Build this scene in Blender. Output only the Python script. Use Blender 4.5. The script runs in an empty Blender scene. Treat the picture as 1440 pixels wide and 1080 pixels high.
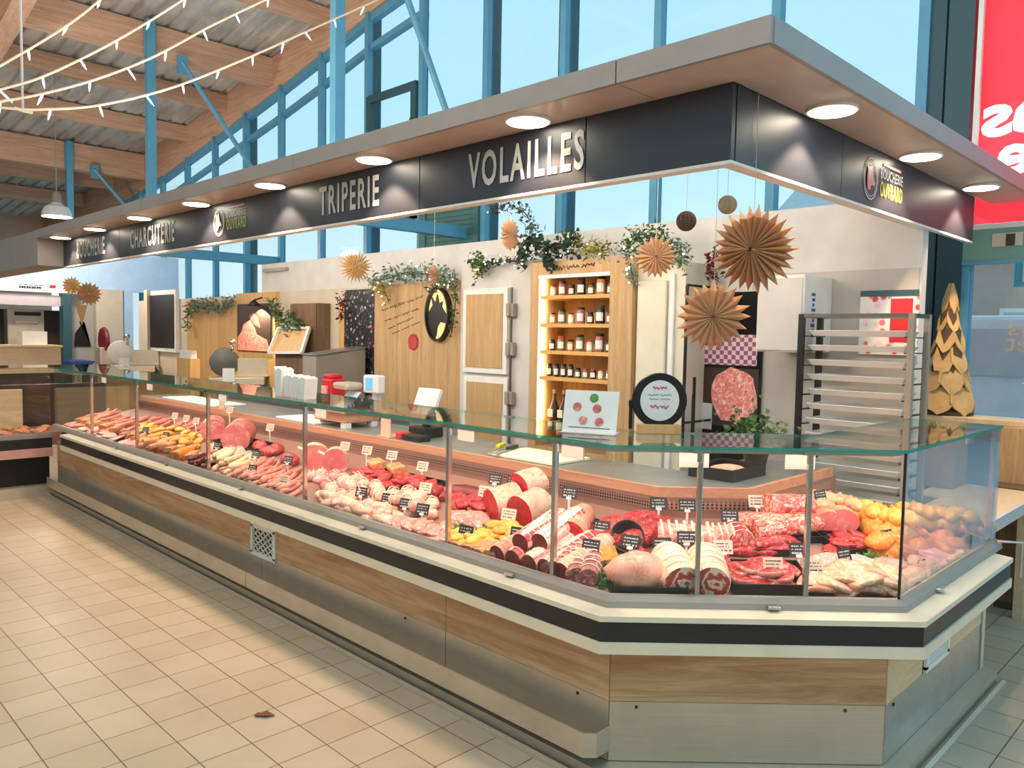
import bpy, math, random
from mathutils import Vector, Matrix, noise
random.seed(7)
C = bpy.context.scene.collection
PI = math.pi
# ------------------------------------------------------------------ camera
F = 1103.5; CAMZ = 1.6
_yaw, _pit, _rol = math.radians(44.848), math.radians(-3.513), math.radians(1.038)
_f = Vector((math.cos(_pit)*math.cos(_yaw), math.cos(_pit)*math.sin(_yaw), math.sin(_pit)))
_r = Vector((math.sin(_yaw), -math.cos(_yaw), 0)); _u = _r.cross(_f)
RX = _r*math.cos(_rol)+_u*math.sin(_rol); UY = -_r*math.sin(_rol)+_u*math.cos(_rol)
cd = bpy.data.cameras.new('camera'); cam = bpy.data.objects.new('camera', cd); C.objects.link(cam)
cd.sensor_fit = 'HORIZONTAL'; cd.sensor_width = 36; cd.lens = F/1440*36; cd.clip_start = .05; cd.clip_end = 300
m = Matrix((RX, UY, -_f)).transposed().to_4x4(); m.translation = (0, 0, CAMZ); cam.matrix_world = m
S = bpy.context.scene; S.camera = cam
S.view_settings.view_transform = 'Standard'; S.view_settings.look = 'None'; S.view_settings.gamma = 1
S.view_settings.use_curve_mapping = False; S.view_settings.exposure = 0.42
S.cycles.use_denoising = True
S.cycles.max_bounces = 7; S.cycles.diffuse_bounces = 3; S.cycles.glossy_bounces = 3
S.cycles.transparent_max_bounces = 32; S.cycles.sample_clamp_indirect = 6
S.cycles.caustics_reflective = False; S.cycles.caustics_refractive = False
O = Vector((0, 0, CAMZ))
def ray(px, py): return RX*((px-720)/F) + UY*(-(py-540)/F) + _f
def at(px, py, x=None, y=None, z=None):
    d = ray(px, py)
    a, v = (0, x) if x is not None else (1, y) if y is not None else (2, z)
    return O + d*((v-O[a])/d[a])
# ------------------------------------------------------------------ materials
def lin(c):
    def g(v):
        v = v/255.
        return v/12.92 if v <= .04045 else ((v+.055)/1.055)**2.4
    return (g(c[0]), g(c[1]), g(c[2]), 1)
class NT:
    def __init__(s, name):
        s.mat = bpy.data.materials.new(name); s.mat.use_nodes = True
        s.t = s.mat.node_tree; s.n = s.t.nodes; s.l = s.t.links
        s.p = s.n['Principled BSDF']; s.o = s.n['Material Output']
    def add(s, typ, **kw):
        nd = s.n.new(typ)
        for k, v in kw.items():
            if k in nd.inputs: nd.inputs[k].default_value = v
            else: setattr(nd, k, v)
        return nd
    def link(s, a, b): s.l.new(a, b)
    def coord(s, scale=(1, 1, 1), rot=(0, 0, 0), kind='Object'):
        tc = s.add('ShaderNodeTexCoord'); mp = s.add('ShaderNodeMapping')
        mp.inputs['Scale'].default_value = scale; mp.inputs['Rotation'].default_value = rot
        s.link(tc.outputs[kind], mp.inputs['Vector']); return mp.outputs['Vector']
    def noise(s, vec, scale, detail=4, rough=.55, dist=0):
        n = s.add('ShaderNodeTexNoise'); n.inputs['Scale'].default_value = scale; n.inputs['Detail'].default_value = detail
        n.inputs['Roughness'].default_value = rough; n.inputs['Distortion'].default_value = dist
        if vec is not None: s.link(vec, n.inputs['Vector'])
        return n.outputs['Fac']
    def ramp(s, fac, stops, interp='LINEAR'):
        r = s.add('ShaderNodeValToRGB'); e = r.color_ramp.elements; r.color_ramp.interpolation = interp
        while len(e) < len(stops): e.new(.5)
        for k, (p, c) in zip(e, stops): k.position = p; k.color = c
        s.link(fac, r.inputs['Fac']); return r.outputs['Color']
    def bump(s, h, strength=.3, dist=.01):
        b = s.add('ShaderNodeBump'); b.inputs['Strength'].default_value = strength; b.inputs['Distance'].default_value = dist
        s.link(h, b.inputs['Height']); s.link(b.outputs['Normal'], s.p.inputs['Normal'])
    def set(s, rough=.5, metal=0, spec=.5, coat=0):
        s.p.inputs['Roughness'].default_value = rough; s.p.inputs['Metallic'].default_value = metal
        s.p.inputs['Specular IOR Level'].default_value = spec
        if coat: s.p.inputs['Coat Weight'].default_value = coat
        return s
M = {}
def plain(name, c, rough=.5, metal=0, spec=.5, var=.06, scale=6):
    """a colour with a little uneven wear in it"""
    n = NT(name); n.set(rough, metal, spec)
    col = lin(c); k = n.noise(n.coord(), scale)
    a = tuple(max(0, x*(1-var)) for x in col[:3])+(1,); b = tuple(min(1, x*(1+var)) for x in col[:3])+(1,)
    n.link(n.ramp(k, [(.3, a), (.7, b)]), n.p.inputs['Base Color']); M[name] = n.mat; return n.mat
def wood(name, c1, c2, axis='y', rough=.5, plank=0, scale=1.0, dark=None):
    n = NT(name); n.set(rough, 0, .35)
    st = {'x': (.6, 9, 9), 'y': (9, .6, 9), 'z': (9, 9, .6)}[axis]
    v = n.coord(tuple(s*scale for s in st))
    a = n.noise(v, 2.2, 6, .62, .9); c = n.ramp(a, [(.28, lin(c1)), (.5, lin([(p+q)/2 for p, q in zip(c1, c2)])), (.72, lin(c2))])
    fine = n.noise(n.coord(tuple(s*7*scale for s in st)), 3, 3, .6)
    mx = n.add('ShaderNodeMixRGB', blend_type='MULTIPLY'); mx.inputs['Fac'].default_value = .35
    n.link(c, mx.inputs['Color1']); n.link(n.ramp(fine, [(.3, (.62, .55, .48, 1)), (.6, (1, 1, 1, 1))]), mx.inputs['Color2'])
    out = mx.outputs['Color']
    if dark:
        kn = n.noise(n.coord(tuple(s*.5*scale for s in st)), 3.1, 2, .5, 1.5)
        m2 = n.add('ShaderNodeMixRGB'); n.link(n.ramp(kn, [(.66, (0, 0, 0, 1)), (.8, (.6, .6, .6, 1))]), m2.inputs['Fac'])
        n.link(out, m2.inputs['Color1']); m2.inputs['Color2'].default_value = lin(dark); out = m2.outputs['Color']
    n.link(out, n.p.inputs['Base Color']); n.bump(fine, .12, .003); M[name] = n.mat; return n.mat
def steel(name, c=(190, 188, 180), rough=.32, axis='y', metal=.9):
    n = NT(name); n.set(rough, metal, .5)
    st = {'x': (1, 60, 60), 'y': (60, 1, 60), 'z': (60, 60, 1)}[axis]
    b = n.noise(n.coord(st), 3, 3, .6); big = n.noise(n.coord(), 2.5, 5, .6)
    col = lin(c); mx = n.add('ShaderNodeMixRGB', blend_type='MULTIPLY'); mx.inputs['Fac'].default_value = .6
    n.link(n.ramp(b, [(.3, tuple(v*.9 for v in col[:3])+(1,)), (.7, col)]), mx.inputs['Color1'])
    n.link(n.ramp(big, [(.3, (.72, .7, .66, 1)), (.62, (1, 1, 1, 1))]), mx.inputs['Color2'])
    n.link(mx.outputs['Color'], n.p.inputs['Base Color'])
    n.link(n.ramp(big, [(.3, (rough+.2,)*3+(1,)), (.7, (rough,)*3+(1,))]), n.p.inputs['Roughness'])
    M[name] = n.mat; return n.mat
def glass(name, tint=(1, 1, 1), refl=1.0, rough=0.0, haze=0.0):
    """thin clear glass: mostly transparent, mirror-like at grazing angles"""
    n = NT(name); tr = n.add('ShaderNodeBsdfTransparent'); gl = n.add('ShaderNodeBsdfGlossy')
    tr.inputs['Color'].default_value = tuple(tint)+(1,); gl.inputs['Roughness'].default_value = rough
    lw = n.add('ShaderNodeLayerWeight'); lw.inputs['Blend'].default_value = .5
    pw = n.add('ShaderNodeMath', operation='POWER'); pw.inputs[1].default_value = 5; n.link(lw.outputs['Facing'], pw.inputs[0])
    fr = n.add('ShaderNodeMapRange'); fr.inputs['To Min'].default_value = .035; n.link(pw.outputs[0], fr.inputs['Value'])
    mu = n.add('ShaderNodeMath', operation='MULTIPLY'); mu.inputs[1].default_value = refl
    n.link(fr.outputs[0], mu.inputs[0]); mx = n.add('ShaderNodeMixShader')
    n.link(mu.outputs[0], mx.inputs[0]); n.link(tr.outputs[0], mx.inputs[1]); n.link(gl.outputs[0], mx.inputs[2])
    n.link(mx.outputs[0], n.o.inputs['Surface']); M[name] = n.mat; return n.mat
def emit(name, c, strength):
    n = NT(name); e = n.add('ShaderNodeEmission'); e.inputs['Color'].default_value = lin(c); e.inputs['Strength'].default_value = strength
    n.link(e.outputs[0], n.o.inputs['Surface']); M[name] = n.mat; return n.mat
def meat(name, lo, mid, fat, scale=30, rough=.38, amt=.5, streak=(1, 1, 1), vary=.12):
    """raw meat: a mottled colour with pale fat veins; each copy a little different"""
    n = NT(name); n.set(rough, 0, .5)
    oi = n.add('ShaderNodeObjectInfo'); tc = n.add('ShaderNodeTexCoord'); ad = n.add('ShaderNodeVectorMath', operation='ADD')
    sc = n.add('ShaderNodeVectorMath', operation='SCALE'); sc.inputs['Scale'].default_value = 7.0
    cx = n.add('ShaderNodeCombineXYZ')
    for k in ('X', 'Y', 'Z'): n.link(oi.outputs['Random'], cx.inputs[k])
    n.link(cx.outputs[0], sc.inputs[0]); n.link(tc.outputs['Object'], ad.inputs[0]); n.link(sc.outputs[0], ad.inputs[1])
    mp = n.add('ShaderNodeMapping'); mp.inputs['Scale'].default_value = streak; n.link(ad.outputs[0], mp.inputs['Vector'])
    v = mp.outputs['Vector']
    base = n.ramp(n.noise(v, scale*.7, 4, .6), [(.3, lin(lo)), (.65, lin(mid))])
    vein = n.noise(v, scale, 5, .65, 1.6)
    lo_ = .62-amt*.22
    mx = n.add('ShaderNodeMixRGB'); n.link(n.ramp(vein, [(lo_, (0, 0, 0, 1)), (min(.98, lo_+.14), (1, 1, 1, 1))]), mx.inputs['Fac'])
    n.link(base, mx.inputs['Color1']); mx.inputs['Color2'].default_value = lin(fat)
    hs = n.add('ShaderNodeHueSaturation'); mr = n.add('ShaderNodeMapRange')
    mr.inputs['To Min'].default_value = 1-vary; mr.inputs['To Max'].default_value = 1+vary
    n.link(oi.outputs['Random'], mr.inputs['Value']); n.link(mr.outputs[0], hs.inputs['Value'])
    n.link(mx.outputs['Color'], hs.inputs['Color']); n.link(hs.outputs['Color'], n.p.inputs['Base Color'])
    n.bump(vein, .25, .004); M[name] = n.mat; return n.mat

# ------------------------------------------------------------------ mesh builder
class MB:
    def __init__(s): s.v = []; s.f = []; s.m = []
    def add(s, vs, fs, mi=0):
        o = len(s.v); s.v += [tuple(v) for v in vs]
        for f in fs: s.f.append(tuple(i+o for i in f)); s.m.append(mi)
        return s
    def box(s, x0, x1, y0, y1, z0, z1, mi=0):
        x0, x1 = sorted((x0, x1)); y0, y1 = sorted((y0, y1)); z0, z1 = sorted((z0, z1))
        v = [(x0, y0, z0), (x1, y0, z0), (x1, y1, z0), (x0, y1, z0), (x0, y0, z1), (x1, y0, z1), (x1, y1, z1), (x0, y1, z1)]
        return s.add(v, [(0, 3, 2, 1), (4, 5, 6, 7), (0, 1, 5, 4), (1, 2, 6, 5), (2, 3, 7, 6), (3, 0, 4, 7)], mi)
    def obox(s, c, u, v, w, a, b, d, mi=0):
        """box with half sizes a,b,d along axes u,v,w"""
        c = Vector(c); u = Vector(u).normalized()*a; v = Vector(v).normalized()*b; w = Vector(w).normalized()*d
        if u.cross(v).dot(w) < 0: u = -u
        q = [c-u-v-w, c+u-v-w, c+u+v-w, c-u+v-w, c-u-v+w, c+u-v+w, c+u+v+w, c-u+v+w]
        return s.add(q, [(0, 3, 2, 1), (4, 5, 6, 7), (0, 1, 5, 4), (1, 2, 6, 5), (2, 3, 7, 6), (3, 0, 4, 7)], mi)
    def bar(s, p, q, w, h=None, mi=0, up=(0, 0, 1)):
        p = Vector(p); q = Vector(q); u = (q-p); L = u.length; u.normalize()
        up = Vector(up); v = up.cross(u)
        if v.length < 1e-4: v = Vector((1, 0, 0)).cross(u)
        v.normalize(); t = u.cross(v)
        return s.obox((p+q)/2, u, v, t, L/2, w/2, (h or w)/2, mi)
    def prism(s, poly, z0, z1, mi=0, top=None, frame=None):
        """poly extruded from z0 to z1; frame=(origin,u,v,n) puts it elsewhere"""
        a = sum(p[0]*q[1]-q[0]*p[1] for p, q in zip(poly, poly[1:]+poly[:1]))
        if a < 0: poly = poly[::-1]
        k = len(poly)
        if frame:
            o, u, v, w = [Vector(t) for t in frame]
            P = lambda p, z: tuple(o+u*p[0]+v*p[1]+w*z)
        else: P = lambda p, z: (p[0], p[1], z)
        vs = [P(p, z0) for p in poly]+[P(p, z1) for p in poly]
        o_ = len(s.v); s.v += vs
        s.f.append(tuple(o_+i for i in range(k))[::-1]); s.m.append(mi)
        s.f.append(tuple(o_+k+i for i in range(k))); s.m.append(mi if top is None else top)
        for i in range(k):
            j = (i+1) % k; s.f.append((o_+i, o_+j, o_+k+j, o_+k+i)); s.m.append(mi)
        return s
    def tube(s, pts, r, n=8, mi=0, cap=True, rr=None):
        pts = [Vector(p) for p in pts]; rings = []
        t = (pts[1]-pts[0]).normalized(); up = Vector((0, 0, 1)) if abs(t.z) < .9 else Vector((1, 0, 0))
        for i, p in enumerate(pts):
            t = (pts[min(i+1, len(pts)-1)]-pts[max(i-1, 0)]).normalized()
            a = up.cross(t)
            if a.length < 1e-5: a = Vector((1, 0, 0)).cross(t)
            a.normalize(); b = t.cross(a); up = b
            R = rr[i] if rr else r
            rings.append([p+a*(R*math.cos(2*PI*k/n))+b*(R*math.sin(2*PI*k/n)) for k in range(n)])
        vs = [v for g in rings for v in g]; fs = []
        for i in range(len(pts)-1):
            for k in range(n):
                j = (k+1) % n; fs.append((i*n+k, i*n+j, (i+1)*n+j, (i+1)*n+k))
        if cap: fs.append(tuple(range(n))[::-1]); fs.append(tuple((len(pts)-1)*n+k for k in range(n)))
        return s.add(vs, fs, mi)
    def lathe(s, prof, c=(0, 0, 0), n=20, mi=0, u=(1, 0, 0), v=(0, 1, 0), w=(0, 0, 1), sx=1, sy=1):
        c = Vector(c); u = Vector(u); v = Vector(v); w = Vector(w); vs = []
        for r, z in prof:
            for k in range(n):
                a = 2*PI*k/n; vs.append(c+u*(r*sx*math.cos(a))+v*(r*sy*math.sin(a))+w*z)
        fs = []
        for i in range(len(prof)-1):
            for k in range(n):
                j = (k+1) % n; fs.append((i*n+k, i*n+j, (i+1)*n+j, (i+1)*n+k))
        if prof[0][0] > 1e-6: fs.append(tuple(range(n))[::-1])
        if prof[-1][0] > 1e-6: fs.append(tuple((len(prof)-1)*n+k for k in range(n)))
        return s.add(vs, fs, mi)
    def ball(s, c, rx, ry=None, rz=None, n=12, rings=8, mi=0):
        ry = ry or rx; rz = rz or rx; pr = [(math.sin(PI*i/rings), -math.cos(PI*i/rings)) for i in range(rings+1)]
        pr[0] = (1e-7, -1); pr[-1] = (1e-7, 1)
        c = Vector(c); vs = []; fs = []
        for r, z in pr:
            for k in range(n): a = 2*PI*k/n; vs.append((c.x+rx*r*math.cos(a), c.y+ry*r*math.sin(a), c.z+rz*z))
        for i in range(rings):
            for k in range(n):
                j = (k+1) % n; fs.append((i*n+k, i*n+j, (i+1)*n+j, (i+1)*n+k))
        return s.add(vs, fs, mi)
    def mesh(s, name, mats, smooth=False, off=(0, 0, 0)):
        me = bpy.data.meshes.new(name)
        ox, oy, oz = off
        me.from_pydata([(v[0]-ox, v[1]-oy, v[2]-oz) for v in s.v], [], s.f)
        if not isinstance(mats, (list, tuple)): mats = [mats]
        for a in mats: me.materials.append(a)
        me.polygons.foreach_set('material_index', s.m)
        if smooth: me.polygons.foreach_set('use_smooth', [True]*len(s.f))
        me.validate(); me.update()
        return me
    def build(s, name, mats, parent=None, smooth=False, bevel=0, loc=None):
        if parent is not None: off = WORLD[parent.name]
        elif loc is not None: off = Vector(loc)
        else:
            xs, ys, zs = zip(*s.v); off = Vector(((min(xs)+max(xs))/2, (min(ys)+max(ys))/2, min(zs)))
        me = s.mesh(name, mats, smooth, off)
        o = bpy.data.objects.new(name, me); C.objects.link(o)
        if parent is not None: o.parent = parent
        else: o.location = off
        WORLD[o.name] = off.copy()
        if bevel:
            b = o.modifiers.new('bevel', 'BEVEL'); b.width = bevel; b.segments = 2; b.limit_method = 'ANGLE'; b.angle_limit = .6
        if smooth == 'auto':
            me.polygons.foreach_set('use_smooth', [True]*len(s.f)); me.set_sharp_from_angle(angle=.6)
        return o
WORLD = {}
def tag(o, label=None, cat=None, group=None, kind=None):
    if label: o['label'] = label
    if cat: o['category'] = cat
    if group: o['group'] = group
    if kind: o['kind'] = kind
    return o
def thing(name, label, cat, loc, group=None):
    o = bpy.data.objects.new(name, None); C.objects.link(o); o.location = loc; o.empty_display_size = .1
    WORLD[o.name] = Vector(loc); return tag(o, label, cat, group)
def structure(name, b, mats, smooth=False, bevel=0, parent=None):
    o = b.build(name, mats, parent, smooth, bevel)
    if parent is None: o['kind'] = 'structure'
    return o
FONT = None
def text_into(mb, s, o, right, up, h, width=None, mi=0, depth=.003, bold=0.0, sx=1.0, gap=1.0):
    """letters as geometry: cap height h, total width fitted, lower left corner at o"""
    cu = bpy.data.curves.new('t', 'FONT'); cu.body = s; cu.size = 1; cu.offset = bold; cu.space_character = gap; cu.resolution_u = 3; cu.extrude = 0
    ob = bpy.data.objects.new('t', cu); C.objects.link(ob); bpy.context.view_layer.update()
    me = ob.to_mesh(); vs = [v.co.copy() for v in me.vertices]; fs = [tuple(p.vertices) for p in me.polygons]
    ob.to_mesh_clear(); bpy.data.objects.remove(ob); bpy.data.curves.remove(cu)
    if not vs: return
    x0 = min(v.x for v in vs); x1 = max(v.x for v in vs); y0 = min(v.y for v in vs); y1 = max(v.y for v in vs)
    ky = h/(y1-y0); kx = (width/(x1-x0)) if width else ky*sx
    o = Vector(o); right = Vector(right).normalized(); up = Vector(up).normalized(); nn = right.cross(up)
    V = [o+right*((v.x-x0)*kx)+up*((v.y-y0)*ky)+nn*depth for v in vs]
    mb.add(V, fs, mi)
# ------------------------------------------------------------------ palette
wood('oak', (182, 132, 92), (236, 200, 160), 'y', dark=(120, 82, 50)); wood('oak_x', (176, 126, 86), (234, 196, 156), 'x', dark=(120, 82, 50))
wood('oak_z', (186, 148, 104), (216, 180, 134), 'z'); wood('pine_z', (205, 160, 105), (232, 190, 132), 'z')
wood('shelf_oak', (214, 160, 92), (238, 190, 120), 'y'); wood('timber_x', (196, 152, 126), (230, 192, 166), 'x', .7, dark=(120, 90, 74))
wood('timber_y', (196, 152, 126), (230, 192, 166), 'y', .7, dark=(120, 90, 74)); wood('dark_wood', (104, 80, 60), (140, 110, 84), 'z')
wood('pale_ply', (222, 190, 150), (240, 214, 178), 'x'); wood('edge_oak', (196, 138, 108), (222, 166, 136), 'y'); wood('edge_oak_x', (196, 138, 108), (222, 166, 136), 'x')
steel('steel', (222, 208, 188), .34, 'y', .6); steel('steel_x', (222, 208, 188), .34, 'x', .6); steel('steel_shiny', (214, 212, 208), .16, 'x', .85); steel('chrome', (220, 215, 210), .12, 'z', 1.0)
steel('worktop', (176, 180, 182), .28, 'y', .75); steel('steel_dark', (120, 116, 110), .4, 'x')
plain('cream', (238, 222, 196), .45); plain('black_band', (42, 40, 40), .35); plain('rail_grey', (160, 150, 140), .4, .0)
plain('sign_face', (40, 44, 58), .42, .0, .8); plain('fascia', (158, 152, 150), .35); plain('soffit', (204, 190, 180), .35); plain('plate_grey', (124, 116, 106), .5)
plain('white', (238, 236, 232), .45); plain('wall_white', (214, 210, 206), .6); plain('panel_beige', (210, 196, 176), .5); plain('wall_grey', (188, 182, 176), .6)
plain('door_cream', (226, 218, 198), .4); plain('teal', (92, 158, 190), .4); plain('teal_dark', (44, 84, 96), .45); plain('green_beam', (118, 160, 150), .5)
plain('black', (24, 22, 24), .4); plain('black_gloss', (16, 16, 18), .12); plain('dark_brown', (58, 44, 38), .5); plain('red', (214, 40, 52), .4); plain('red_rosette', (196, 70, 70), .7)
plain('letter', (214, 210, 204), .5); plain('letter_yellow', (214, 210, 70), .4); plain('letter_pink', (236, 150, 150), .4); plain('ink', (70, 56, 44), .7)
plain('paper', (246, 244, 240), .6); plain('paper_grey', (196, 196, 198), .6); plain('blue', (40, 74, 168), .4); plain('pink_panel', (214, 160, 148), .5)

def paper(name, c):
    n = NT(name); n.set(.75); col = lin(c); k = n.ramp(n.noise(n.coord(), 14), [(.3, tuple(v*.88 for v in col[:3])+(1,)), (.7, col)]); n.link(k, n.p.inputs['Base Color'])
    tl = n.add('ShaderNodeBsdfTranslucent'); n.link(k, tl.inputs['Color']); mx = n.add('ShaderNodeMixShader'); mx.inputs[0].default_value = .4
    n.link(n.p.outputs[0], mx.inputs[1]); n.link(tl.outputs[0], mx.inputs[2]); n.link(mx.outputs[0], n.o.inputs['Surface']); M[name] = n.mat
paper('kraft', (226, 182, 140)); paper('kraft_light', (244, 210, 156))
plain('kraft_brown', (92, 66, 52), .8); plain('kraft_dust', (172, 150, 118), .8)
plain('leaf_green', (70, 104, 58), .55, var=.3, scale=30); plain('leaf_eucalyptus', (112, 138, 122), .55, var=.25, scale=30); plain('leaf_dark', (40, 66, 48), .5, var=.3, scale=30); plain('leaf_gold', (176, 168, 84), .6, var=.25)
plain('twig', (70, 54, 48), .7); plain('berry', (128, 44, 52), .4); plain('parsley', (84, 150, 76), .6, var=.35, scale=60)
plain('string', (236, 226, 206), .7); plain('tag_black', (40, 36, 38), .5); plain('tag_pale', (226, 196, 176), .5); plain('holder', (242, 238, 232), .35)
plain('lavender', (196, 186, 196), .5); plain('bulkhead', (186, 216, 250), .5); plain('dark_red', (120, 34, 42), .4); plain('lamp_white', (236, 240, 240), .3); plain('bark', (206, 168, 112), .75, var=.18, scale=10); plain('bark_dark', (90, 66, 46), .8)  # bulkhead: blue sky light on a white wall, put into its colour
plain('yellow', (240, 214, 40), .4); plain('board_cream', (248, 240, 214), .45); plain('green_shutter', (64, 108, 104), .5); plain('grille_dark', (30, 30, 32), .6); plain('deck', (168, 128, 116), .35, .3)
plain('end_block', (160, 152, 146), .5); plain('gable', (206, 170, 150), .7); plain('leaf_brown', (128, 78, 46), .8); plain('asphalt', (190, 196, 204), .8); plain('stone', (196, 170, 158), .8); plain('cyan', (60, 196, 214), .4); plain('car_white', (226, 232, 238), .25)
def cloth_added_glow(name, c, k):  # banner cloth with emission added in place of daylight shining through
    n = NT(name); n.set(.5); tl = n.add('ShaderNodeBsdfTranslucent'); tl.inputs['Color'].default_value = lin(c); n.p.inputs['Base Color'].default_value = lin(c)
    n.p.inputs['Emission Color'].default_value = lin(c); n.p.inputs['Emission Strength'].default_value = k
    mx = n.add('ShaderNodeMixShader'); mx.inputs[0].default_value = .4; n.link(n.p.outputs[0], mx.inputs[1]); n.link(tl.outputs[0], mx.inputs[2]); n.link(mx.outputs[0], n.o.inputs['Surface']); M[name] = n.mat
cloth_added_glow('red_banner', (255, 66, 84), .75); cloth_added_glow('white_banner', (255, 250, 250), .8)
glass('glass', (.97, .99, .98), 1.0); glass('end_glass', (.97, .99, .98), 1.7); glass('window_glass', (.95, .98, .99), .7); glass('jar_glass', (.96, .97, .95), .8)
n = NT('glass_edge'); n.set(.15, 0, .8); n.p.inputs['Base Color'].default_value = lin((60, 168, 150))
tr = n.add('ShaderNodeBsdfTransparent'); tr.inputs['Color'].default_value = lin((120, 214, 196)); mx = n.add('ShaderNodeMixShader'); mx.inputs[0].default_value = .6
n.link(tr.outputs[0], mx.inputs[1]); n.link(n.p.outputs[0], mx.inputs[2]); n.link(mx.outputs[0], n.o.inputs['Surface']); M['glass_edge'] = n.mat
emit('downlight_glow', (255, 240, 214), 13); emit('led_warm', (255, 222, 160), 6); emit('fairy', (255, 236, 196), 5); emit('screen', (120, 190, 235), 1.0); emit('lightbox', (255, 246, 220), 1.2); emit('medallion_glow', (255, 226, 150), 1.0)
# floor tiles 20.5 cm, aligned with the counter
n = NT('tiles'); n.set(.42, 0, .35); tc = n.add('ShaderNodeTexCoord'); br = n.add('ShaderNodeTexBrick')
br.offset = 0; br.inputs['Scale'].default_value = 1; br.inputs['Brick Width'].default_value = .2055; br.inputs['Row Height'].default_value = .2055
br.inputs['Mortar Size'].default_value = .0026; br.inputs['Mortar Smooth'].default_value = .2; br.inputs['Bias'].default_value = 0
mp = n.add('ShaderNodeMapping'); mp.inputs['Location'].default_value = (-.0535, -.068, 0); n.link(tc.outputs['Object'], mp.inputs['Vector']); n.link(mp.outputs[0], br.inputs['Vector'])
br.inputs['Color1'].default_value = lin((192, 174, 150)); br.inputs['Color2'].default_value = lin((200, 184, 162)); br.inputs['Mortar'].default_value = lin((112, 92, 72))
ms = n.add('ShaderNodeMixRGB', blend_type='MULTIPLY'); ms.inputs['Fac'].default_value = .5; n.link(br.outputs['Color'], ms.inputs['Color1'])
n.link(n.ramp(n.noise(n.coord(), 3, 6, .65), [(.3, (.8, .78, .74, 1)), (.65, (1, 1, 1, 1))]), ms.inputs['Color2']); n.link(ms.outputs[0], n.p.inputs['Base Color'])
iv = n.add('ShaderNodeMath', operation='SUBTRACT'); iv.inputs[0].default_value = 1; n.link(br.outputs['Fac'], iv.inputs[1]); n.bump(iv.outputs[0], .4, .002); M['tiles'] = n.mat
# corrugated galvanised roof sheet
n = NT('roof_sheet'); n.set(.55, .2, .4); v = n.coord((1, .25, 1)); n.link(n.ramp(n.noise(v, 4, 6, .65), [(.3, lin((170, 166, 160))), (.6, lin((214, 212, 206))), (.8, lin((230, 228, 222)))]), n.p.inputs['Base Color']); M['roof_sheet'] = n.mat
# perforated steel of the counter's air grille
n = NT('perforated'); n.set(.35, .6, .5); vo = n.add('ShaderNodeTexVoronoi'); vo.inputs['Scale'].default_value = 1; vo.inputs['Randomness'].default_value = 0
n.link(n.coord((70, 70, 70)), vo.inputs['Vector']); n.link(n.ramp(vo.outputs['Distance'], [(.3, lin((60, 44, 44))), (.42, lin((196, 160, 146)))]), n.p.inputs['Base Color']); M['perforated'] = n.mat
# raw meats
meat('beef', (128, 12, 24), (188, 34, 46), (236, 140, 130), 40, amt=.42); meat('beef_dark', (92, 16, 24), (144, 30, 38), (190, 90, 90), 34, amt=.15)
meat('beef_face', (160, 10, 26), (200, 28, 44), (226, 100, 100), 60, amt=.3); meat('marbled', (178, 36, 40), (216, 76, 70), (244, 200, 180), 30, amt=.7, streak=(1, 2.2, 1))
meat('pink', (206, 96, 92), (230, 138, 128), (246, 206, 190), 34, amt=.6); meat('pork_fat', (216, 132, 112), (236, 174, 150), (222, 112, 102), 18, amt=.4)
meat('fat', (224, 168, 142), (240, 204, 180), (226, 130, 116), 26, amt=.45); meat('pale', (226, 166, 142), (244, 204, 182), (226, 132, 116), 24, amt=.62)
meat('ham', (200, 88, 80), (226, 122, 110), (242, 190, 172), 20, amt=.45); meat('sausage', (204, 92, 82), (228, 132, 116), (246, 200, 180), 70, amt=.6)
meat('boudin', (216, 184, 140), (238, 214, 178), (248, 234, 206), 40, amt=.4); meat('golden', (206, 118, 34), (232, 164, 66), (246, 208, 120), 70, amt=.55, rough=.7)
meat('pate', (184, 104, 66), (216, 146, 96), (244, 198, 146), 60, amt=.5, rough=.5); meat('orange', (206, 98, 28), (232, 136, 48), (246, 184, 92), 40, amt=.45); meat('chicken', (226, 150, 40), (244, 186, 78), (250, 216, 136), 26, amt=.5)
meat('chicken_pale', (222, 164, 116), (240, 198, 154), (236, 150, 122), 24, amt=.45); meat('magret', (130, 66, 66), (174, 104, 100), (226, 172, 160), 34, amt=.4); meat('veal', (222, 126, 124), (238, 164, 158), (248, 212, 202), 30, amt=.5)
meat('purple', (70, 18, 30), (106, 34, 48), (170, 110, 114), 40, amt=.2); meat('bone', (226, 206, 178), (240, 224, 198), (226, 176, 150), 30, amt=.15); meat('striped', (180, 36, 54), (214, 66, 80), (246, 212, 196), 15, amt=.85, streak=(.1, 1.5, 1.5)); meat('tripe', (196, 122, 92), (226, 164, 132), (242, 206, 180), 22, amt=.6)
# ------------------------------------------------------------------ world: bright overcast daylight
w = bpy.data.worlds.new('daylight'); S.world = w; w.use_nodes = True; t = w.node_tree; bg = t.nodes['Background']
tc = t.nodes.new('ShaderNodeTexCoord'); sp = t.nodes.new('ShaderNodeSeparateXYZ'); rp = t.nodes.new('ShaderNodeValToRGB')
t.links.new(tc.outputs['Generated'], sp.inputs[0]); t.links.new(sp.outputs['Z'], rp.inputs[0]); t.links.new(rp.outputs[0], bg.inputs['Color'])
e = rp.color_ramp.elements; e[0].position = .0; e[0].color = (.80, .96, 1.0, 1); e[1].position = .75; e[1].color = (.38, .74, .94, 1)
k = e.new(.22); k.color = (.53, .86, .98, 1)
bg.inputs['Strength'].default_value = .83

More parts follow.
